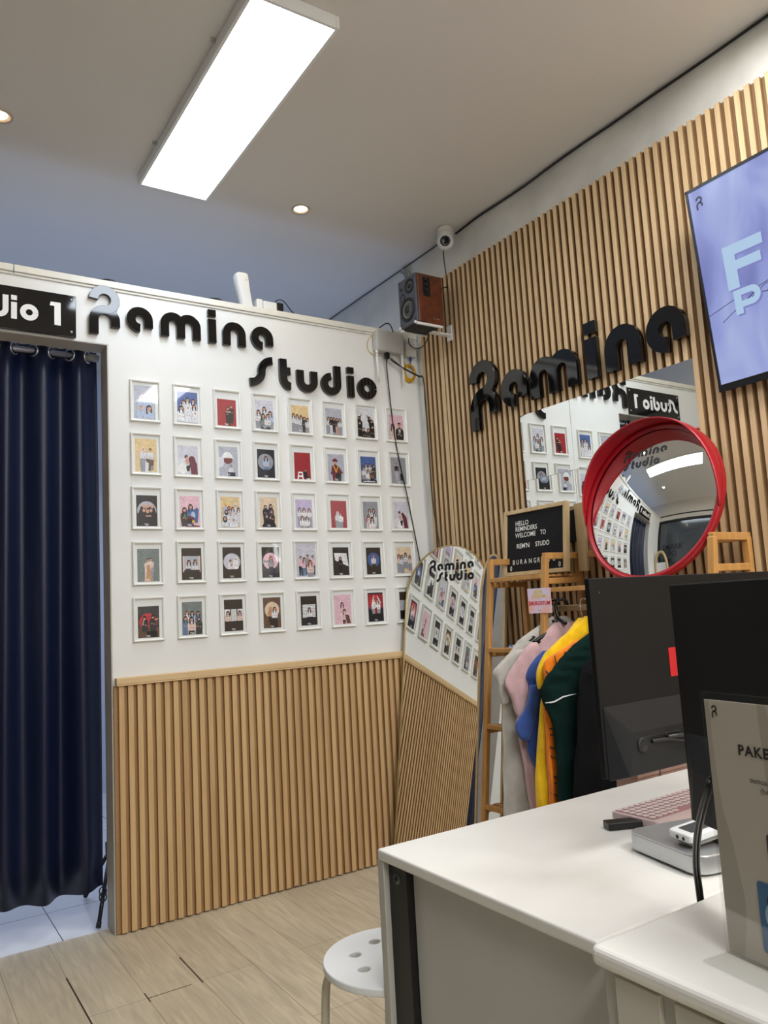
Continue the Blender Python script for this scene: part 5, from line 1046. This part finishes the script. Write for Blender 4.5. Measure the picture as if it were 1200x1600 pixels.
# ------------------------------------------------------------------ monitors
M_mon = mat('monitor_back_black', (14, 14, 15), 0.55, spec=0.25)
M_mon2 = mat('monitor_shell', (24, 25, 27), 0.5, spec=0.3)
def monitor(P0, dirx, W_, H_, label, arm, bx=0.062):
    """P0: lower far-left corner of the back, dirx: unit direction along the width; the back faces -normal"""
    dx = Vector(dirx).normalized(); nb = Vector((dx.y, -dx.x, 0))          # towards the viewer, behind the screen
    P0 = Vector(P0); f = lambda u, v, d: P0+dx*u+nb*d+Vector((0, 0, v))
    loc = f(W_/2, 0, -0.02); t = thing('monitor', loc, label, 'monitor')
    MB().prism([(0, 0.004), (W_, 0.004), (W_, H_), (0, H_)], f, -0.012, 0.0).build('panel', M_mon, t, loc, bevel=0.002)
    MB().prism([(0.008, 0.012), (W_-0.008, 0.012), (W_-0.008, H_-0.006), (0.008, H_-0.006)], f, -0.0135, -0.012).build('screen', mat('dark_screen', (12, 13, 18), 0.15), t, loc)
    # lower housing: a shallow faceted wedge with a recessed socket bay
    h0 = H_*0.36; b = MB(); x1 = W_
    ring0 = [(0.006, 0.0), (x1-0.006, 0.0), (x1-0.006, h0), (0.006, h0)]; ring1 = [(0.036, 0.006), (x1-0.036, 0.006), (x1-0.085, h0*0.62), (0.052, h0*0.62)]
    vs = [f(u, v, 0.0005) for u, v in ring0]+[f(u, v, 0.024) for u, v in ring1]
    b.add(vs, [(0, 1, 5, 4), (1, 2, 6, 5), (2, 3, 7, 6), (3, 0, 4, 7), (4, 5, 6, 7), (0, 3, 2, 1)])
    o = b.build('rear_housing', M_mon2, t, loc, bevel=0.002)
    b = MB().prism([(bx, h0*0.30), (bx+0.127, h0*0.30), (bx+0.127, h0*0.56), (bx, h0*0.56)], f, 0.010, 0.0246)
    b.build('socket_bay', mat('bay_black', (5, 5, 5), 0.6), t, loc, bevel=0.004)
    MB().lathe([(0.014, 0.0245), (0.0135, 0.027), (0.009, 0.027), (0.008, 0.0255), (0, 0.0255)], f(bx+0.014, h0*0.43, 0), nb, 20).build('power_socket', M_mattblack, t, loc)
    for uu in (bx+0.087, bx+0.112):
        MB().prism([(uu-0.009, h0*0.47), (uu+0.009, h0*0.47), (uu+0.009, h0*0.52), (uu-0.009, h0*0.52)], f, 0.0245, 0.0262).build('port', M_chrome, t, loc)
    b = MB(); text(b, 'o', lambda u, v, d: f(u, v, 0.0006), 0.006, 0.022, H_-0.028, 0); b.build('mark', M_chrome, t, loc, recalc=False)
    if arm:
        mc = f(W_/2+0.06, 0.13, 0.0); base = Vector(arm)
        MB().box(-0.04, -0.01, -0.04, 0.04, 0.03, 0.04, 0, Matrix.Translation(mc)).tube([mc+nb*0.02, mc+nb*0.05, Vector((base.x, base.y, mc.z))], 0.015).tube([Vector((base.x, base.y, mc.z+0.02)), base], 0.017).lathe([(0.05, 0), (0.05, 0.008), (0.02, 0.012)], base, n=28).build('mounting_arm', M_black, t, loc)
    else:
        c0 = f(W_/2, 0.10, 0.010); zz = 0.7608
        b = MB().box(-0.03, -0.012, zz-c0.z, 0.03, 0.012, 0, 0, Matrix.Translation(c0) @ Matrix.Rotation(math.atan2(dx.y, dx.x), 4, 'Z'))
        b.box(-0.12, -0.03, zz-c0.z, 0.12, 0.14, zz-c0.z+0.010, 0, Matrix.Translation(c0) @ Matrix.Rotation(math.atan2(dx.y, dx.x), 4, 'Z'))
        b.build('stand', M_black, t, loc, bevel=0.003)
    return f, t, loc, h0
f1, t1, l1, h01 = monitor((-1.383, -2.345, 0.896), (1.0, 0.0, 0), 0.612, 0.361, 'larger-looking black monitor seen from behind, left one of two', (-0.96, -2.43, 0.7355))
MB().prism([(0.205, 0.165), (0.275, 0.165), (0.275, 0.220), (0.205, 0.220)], f1, 0.0003, 0.0008).build('red_sticker', mat('red_sticker', (176, 22, 28), 0.5), t1, l1)
b = MB().prism([(0.252, 0.199), (0.262, 0.199), (0.262, 0.203), (0.252, 0.203)], f1, 0.0009, 0.0012).prism([(0.255, 0.186), (0.262, 0.186), (0.262, 0.190), (0.255, 0.190)], f1, 0.0009, 0.0012); b.build('sticker_print', M_white, t1, l1, recalc=False)
f2, t2, l2, h02 = monitor((-1.379, -2.512, 0.868), (-0.343, -0.939, 0), 0.612, 0.368, 'black monitor seen from behind, right one, next to the acrylic stand', None, 0.30)
cable('monitor_cable', [f1(0.10, h01*0.46, 0.026), f1(0.15, h01*0.45, 0.036), f1(0.235, h01*0.28, 0.04), f1(0.30, h01*0.02, 0.03), f1(0.36, -0.06, 0.02), f1(0.38, -0.1535, 0.0)], 0.0032, M_black, 'black monitor cable curving right and down from the left monitor, upper of the pair')
cable('monitor_cable', [f1(0.14, h01*0.48, 0.030), f1(0.18, h01*0.48, 0.042), f1(0.25, h01*0.36, 0.045), f1(0.32, h01*0.04, 0.04), f1(0.385, -0.06, 0.03), f1(0.40, -0.153, 0.01)], 0.0042, M_black, 'black monitor cable curving right and down from the left monitor, lower of the pair')
# cables falling into the gap between the desks
CPB = [(-1.500, -2.700, 0.985), (-1.495, -2.641, 0.966), (-1.501, -2.635, 0.953), (-1.489, -2.614, 0.923), (-1.460, -2.578, 0.873), (-1.420, -2.540, 0.810), (-1.392, -2.520, 0.745), (-1.388, -2.520, 0.60)]
for k, (dx_, r) in enumerate(((0.0, 0.0034), (0.007, 0.0026))):
    CP = [(x_+dx_*w2, y_-dx_*w2*0.4, z_) for (x_, y_, z_), w2 in zip(CPB, (1.5, 1.3, 1.1, 1.0, 0.9, 0.8, 0.8, 0.8))]
    cable('power_cable', CP, r, M_black, ('thick' if k == 0 else 'thin')+' black cable dropping into the gap between the two desks')

# ------------------------------------------------------------------ things on the desk
LKb = (-0.97, -2.165, 0.7345)
t = thing('keyboard', LKb, 'pink wireless keyboard on the white desk', 'keyboard')
M_kb = mat('keyboard_pink', (206, 182, 178), 0.45); M_key = mat('key_pink', (214, 194, 190), 0.5)
Mk = Matrix.Translation((-0.970, -2.163, 0.7345)) @ Matrix.Rotation(math.radians(1.0), 4, 'Z')
def rr(x0, y0, x1, y1, r, n=5):
    return [(x1-r+r*math.cos(a), y1-r+r*math.sin(a)) for a in [PI/2*i/n for i in range(n+1)]]+[(x0+r+r*math.cos(a), y1-r+r*math.sin(a)) for a in [PI/2+PI/2*i/n for i in range(n+1)]]+[(x0+r+r*math.cos(a), y0+r+r*math.sin(a)) for a in [PI+PI/2*i/n for i in range(n+1)]]+[(x1-r+r*math.cos(a), y0+r+r*math.sin(a)) for a in [1.5*PI+PI/2*i/n for i in range(n+1)]]
fk = lambda u, v, d: Mk @ Vector((u, v, d))
MB().prism(rr(-0.144, -0.064, 0.144, 0.062, 0.012), fk, 0.003, 0.019).build('body', M_kb, t, LKb, bevel=0.003)
MB().prism(rr(-0.138, -0.058, 0.138, 0.056, 0.01), fk, 0.0, 0.003).build('base', M_mattblack, t, LKb)
key_me = None
for r in range(6):
    n = 14 if r < 5 else 11
    for k in range(n):
        x = -0.128+k*0.0194 if r < 5 else -0.128+k*0.0194+(0.045 if k > 4 else 0)
        if r == 5 and x > 0.13: continue
        y = 0.048-r*0.0172; pos = Mk @ Vector((x+0.001, y, 0.019))
        if key_me is None:
            b = MB().prism([(0.0085*math.cos(2*PI*i/14), 0.0072*math.sin(2*PI*i/14)) for i in range(14)], lambda u, v, d: Vector((u, v, d)), -0.0005, 0.0030)
            o = b.build('key', M_key, t, (0, 0, 0), bevel=0.0012); key_me = o.data; first = o
        else:
            o = first.copy(); COL.objects.link(o); o.parent = t
        o.location = pos-Vector(LKb)
b = MB()
for r in range(6):
    for k in range(14):
        x = -0.128+k*0.0194+0.001; y = 0.048-r*0.0172
        if r == 5 and k in (5, 6, 12, 13): continue
b = MB().prism(rr(-0.137, -0.048, 0.140, 0.057, 0.008), fk, 0.0190, 0.0193); b.build('key_bed', mat('key_gap', (168, 120, 118), 0.6), t, LKb)
tag(MB().prism([(-0.062, -0.016), (0.062, -0.016), (0.062, 0.016), (-0.062, 0.016)], lambda u, v, d: Matrix.Translation((-1.118, -2.170, 0.7347)) @ Matrix.Rotation(math.radians(-26), 4, 'Z') @ Vector((u, v, d)), 0, 0.015).build('battery_pack', M_black, None, (-1.118, -2.17, 0.7347), bevel=0.002), 'flat black bar lying between keyboard and silver computer', 'device')
# small silver computer
LMm = (-1.172, -2.374, 0.7345)
t = thing('mini_computer', LMm, 'silver rounded-square mini computer on the desk', 'computer')
Mm = Matrix.Translation(LMm) @ Matrix.Rotation(math.radians(-13), 4, 'Z'); fm = lambda u, v, d: Mm @ Vector((u, v, d))
M_alu = mat('brushed_aluminium', (196, 198, 198), 0.32, metal=0.75)
MB().prism(rr(-0.0985, -0.0985, 0.0985, 0.0985, 0.030, 10), fm, 0.004, 0.036).build('case', M_alu, t, LMm, bevel=0.003, seg=3)
MB().prism(rr(-0.088, -0.088, 0.088, 0.088, 0.028, 8), fm, 0.0, 0.004).build('foot', M_black, t, LMm)
# remote handset leaning on a black puck
LRm = (-1.215, -2.410, 0.7712)
t2_ = thing('mouse', (-1.175, -2.425, 0.7712), 'black rounded mouse on the silver computer under the handset', 'mouse')
MB().lathe([(0.030, 0.0), (0.032, 0.006), (0.028, 0.014), (0.016, 0.0185), (0, 0.0195)], (-1.170, -2.430, 0.7712), n=28).build('shell', M_black, t2_, (-1.175, -2.425, 0.7712))
t = thing('handset', LRm, 'white handset with small dark display and yellow button', 'handset')
Mr = Matrix.Translation((-1.205, -2.405, 0.778)) @ Matrix.Rotation(math.radians(-14), 4, 'Z') @ Matrix.Rotation(math.radians(-7), 4, 'Y'); fr_ = lambda u, v, d: Mr @ Vector((u, v, d))
MB().prism(rr(-0.055, -0.030, 0.085, 0.030, 0.009), fr_, 0.010, 0.024).build('shell', M_white, t, LRm, bevel=0.003, seg=3)
MB().prism(rr(-0.046, -0.023, 0.078, 0.023, 0.009), fr_, 0.0, 0.010).build('underside', mat('handset_grey', (150, 150, 146), 0.5), t, LRm, bevel=0.004)
MB().prism(rr(-0.040, -0.018, 0.000, 0.018, 0.002), fr_, 0.0240, 0.0246).build('display', mat('handset_display', (50, 56, 56), 0.2), t, LRm)
for k, (u, v, c_) in enumerate(((0.016, 0.012, 'w'), (0.016, -0.012, 'w'), (0.034, 0.0, 'y'), (0.052, 0.013, 'g'), (0.052, -0.013, 'w'))):
    MB().prism(rr(u-0.007, v-0.006, u+0.007, v+0.006, 0.003), fr_, 0.024, 0.0258).build('button', {'w': M_offwhite, 'y': mat('button_yellow', (222, 186, 60), 0.5), 'g': mat('button_grey', (110, 112, 112), 0.5)}[c_], t, LRm)
b = MB()
for v in (-0.012, 0.004): b.lathe([(0.0035, 0.0), (0.003, 0.0012), (0, 0.001)], fr_(-0.055, v, 0.016), Mr.to_3x3() @ Vector((-1, 0, 0)), 12)
b.build('socket', M_black, t, LRm)

# ------------------------------------------------------------------ acrylic table stand
LAc = (-1.56, -2.79, 0.7605)
M_acr = bpy.data.materials.new('clear_acrylic'); M_acr.use_nodes = True
_nt = M_acr.node_tree; _nt.nodes.remove(_nt.nodes['Principled BSDF']); _o = _nt.nodes['Material Output']
_t = _nt.nodes.new('ShaderNodeBsdfTransparent'); _t.inputs[0].default_value = (0.95, 0.95, 0.94, 1); _g = _nt.nodes.new('ShaderNodeBsdfGlossy'); _g.inputs['Roughness'].default_value = 0.03
_f = _nt.nodes.new('ShaderNodeValue'); _f.outputs[0].default_value = 0.05; _m = _nt.nodes.new('ShaderNodeMixShader')
_nt.links.new(_f.outputs[0], _m.inputs[0]); _nt.links.new(_t.outputs[0], _m.inputs[1]); _nt.links.new(_g.outputs[0], _m.inputs[2]); _nt.links.new(_m.outputs[0], _o.inputs[0])
t = thing('acrylic_stand', LAc, 'clear acrylic table stand with a printed price sheet', 'sign')
da = Vector((-0.135, -0.991, 0)).normalized(); na = Vector((da.y, -da.x, 0)); pa = Vector((-1.5485, -2.6745, 0.7605))
if na.x > 0: na = -na
lean = 0.0
fa = lambda u, v, d: pa+da*u+na*(d-v*lean)+Vector((0, 0, v*0.999))
Wd, Ht = 0.218, 0.331
MB().prism([(0, 0.002), (Wd, 0.002), (Wd, Ht), (0, Ht)], fa, 0.0014, 0.0036).prism([(0, 0.002), (Wd, 0.002), (Wd, Ht), (0, Ht)], fa, -0.0036, -0.0014).build('clear_panel', M_acr, t, LAc, bevel=0.0006)
MB().prism([(0, 0), (Wd, 0), (Wd, 0.003), (0, 0.003)], lambda u, v, d: pa+da*u+na*d+Vector((0, 0, v)), -0.04, 0.045).build('clear_foot', M_acr, t, LAc, bevel=0.0006)
def paper_mat():
    m = bpy.data.materials.new('printed_sheet'); m.use_nodes = True; nt = m.node_tree; L = nt.links; b = nt.nodes['Principled BSDF']; b.inputs['Roughness'].default_value = 0.6
    tc = nt.nodes.new('ShaderNodeTexCoord'); mp = nt.nodes.new('ShaderNodeMapping'); mp.inputs['Scale'].default_value = (1, 2.2, 0.25); mp.inputs['Rotation'].default_value = (0.0, 0, 0); L.new(tc.outputs['Object'], mp.inputs[0])
    sp = nt.nodes.new('ShaderNodeSeparateXYZ'); L.new(mp.outputs[0], sp.inputs[0])
    n = nt.nodes.new('ShaderNodeTexNoise'); n.noise_dimensions = '3D'; n.inputs['Scale'].default_value = 9; n.inputs['Detail'].default_value = 1.5; n.inputs['Distortion'].default_value = 0.5; L.new(mp.outputs[0], n.inputs['Vector'])
    cr = nt.nodes.new('ShaderNodeValToRGB'); cr.color_ramp.interpolation = 'CONSTANT'; E = cr.color_ramp.elements; E[0].position = 0.0; E[0].color = lin((186, 176, 162))+(1,); E[1].position = 0.5; E[1].color = lin((206, 196, 182))+(1,)
    L.new(n.outputs['Fac'], cr.inputs[0]); L.new(cr.outputs[0], b.inputs['Base Color']); return m
M_pap = paper_mat()
b = MB().prism([(0.003, 0.006), (Wd-0.003, 0.006), (Wd-0.003, Ht-0.010), (0.003, Ht-0.010)], fa, -0.0008, 0.0004, 0)
dn = 0.0010
M_ink = mat('dark_ink', (48, 44, 44), 0.6)
text(b, 'PAKE', lambda u, v, d: fa(u, v, dn), 0.0178, 0.0500, 0.256, 0, 1, bold=0.03, spacing=1.15)
text(b, 'semua f', lambda u, v, d: fa(u, v, dn), 0.0098, 0.063, 0.224, 0, 1)
text(b, '(ber', lambda u, v, d: fa(u, v, dn), 0.0098, 0.077, 0.213, 0, 1)
glyph(b, 'R', lambda u, v, d: fa(0.014+u*0.0085, Ht-0.030+v*0.0085, dn), 0, 0, 1, sw=0.26)
def rrp(x0, y0, x1, y1, c, d=dn): b.add([fa(u, v, d) for u, v in rr(x0, y0, x1, y1, 0.005)], [tuple(range(24))], c)
rrp(0.078, 0.110, 0.122, 0.166, 2); rrp(0.057, 0.022, 0.104, 0.106, 3, 0.0012); rrp(0.110, 0.022, 0.150, 0.106, 2, 0.0012)
for cx_2, cz_2 in ((0.076, 0.084), (0.092, 0.052)):
    b.add([fa(cx_2+x*0.5, cz_2-0.017+y_*0.8, 0.0014) for x, y_ in ell(0, 0, 0.022, 0.020, 16)], [tuple(range(16))], 5)
    b.add([fa(cx_2+x, cz_2+y_, 0.0016) for x, y_ in ell(0, 0.001, 0.0065, 0.008, 14)], [tuple(range(14))], 1)
    b.add([fa(cx_2+x, cz_2+y_, 0.0018) for x, y_ in ell(0, -0.001, 0.0045, 0.006, 14)], [tuple(range(14))], 4)
b.build('printed_sheet', [M_pap, M_ink, mat('sheet_plum', (98, 62, 78), 0.6), mat('sheet_blue', (70, 116, 158), 0.6), mat('sheet_skin', (206, 164, 140), 0.6), mat('sheet_pale', (176, 198, 214), 0.6)], t, LAc, recalc=False)
# arched wooden piece seen in the round mirror, far left of the shop
LW = (XL+0.22, -0.24, 0.0)
t = thing('arched_stand', LW, 'arched wooden sign stand by the left wall, seen only in the round mirror', 'sign stand')
P_ = [(0, -0.19, 0.0), (0, -0.19, 1.30), (0, -0.16, 1.55), (0, -0.09, 1.69), (0, 0, 1.73), (0, 0.09, 1.69), (0, 0.16, 1.55), (0, 0.19, 1.30), (0, 0.19, 0.0)]
MB().tube(curve_pts([(LW[0]+p[0], LW[1]+p[1], p[2]) for p in P_], 4), 0.035, 12).build('arch', M_board, t, LW)
MB().box(LW[0]-0.01, LW[1]-0.17, 1.10, LW[0]+0.01, LW[1]+0.17, 1.48).build('panel', M_white, t, LW)
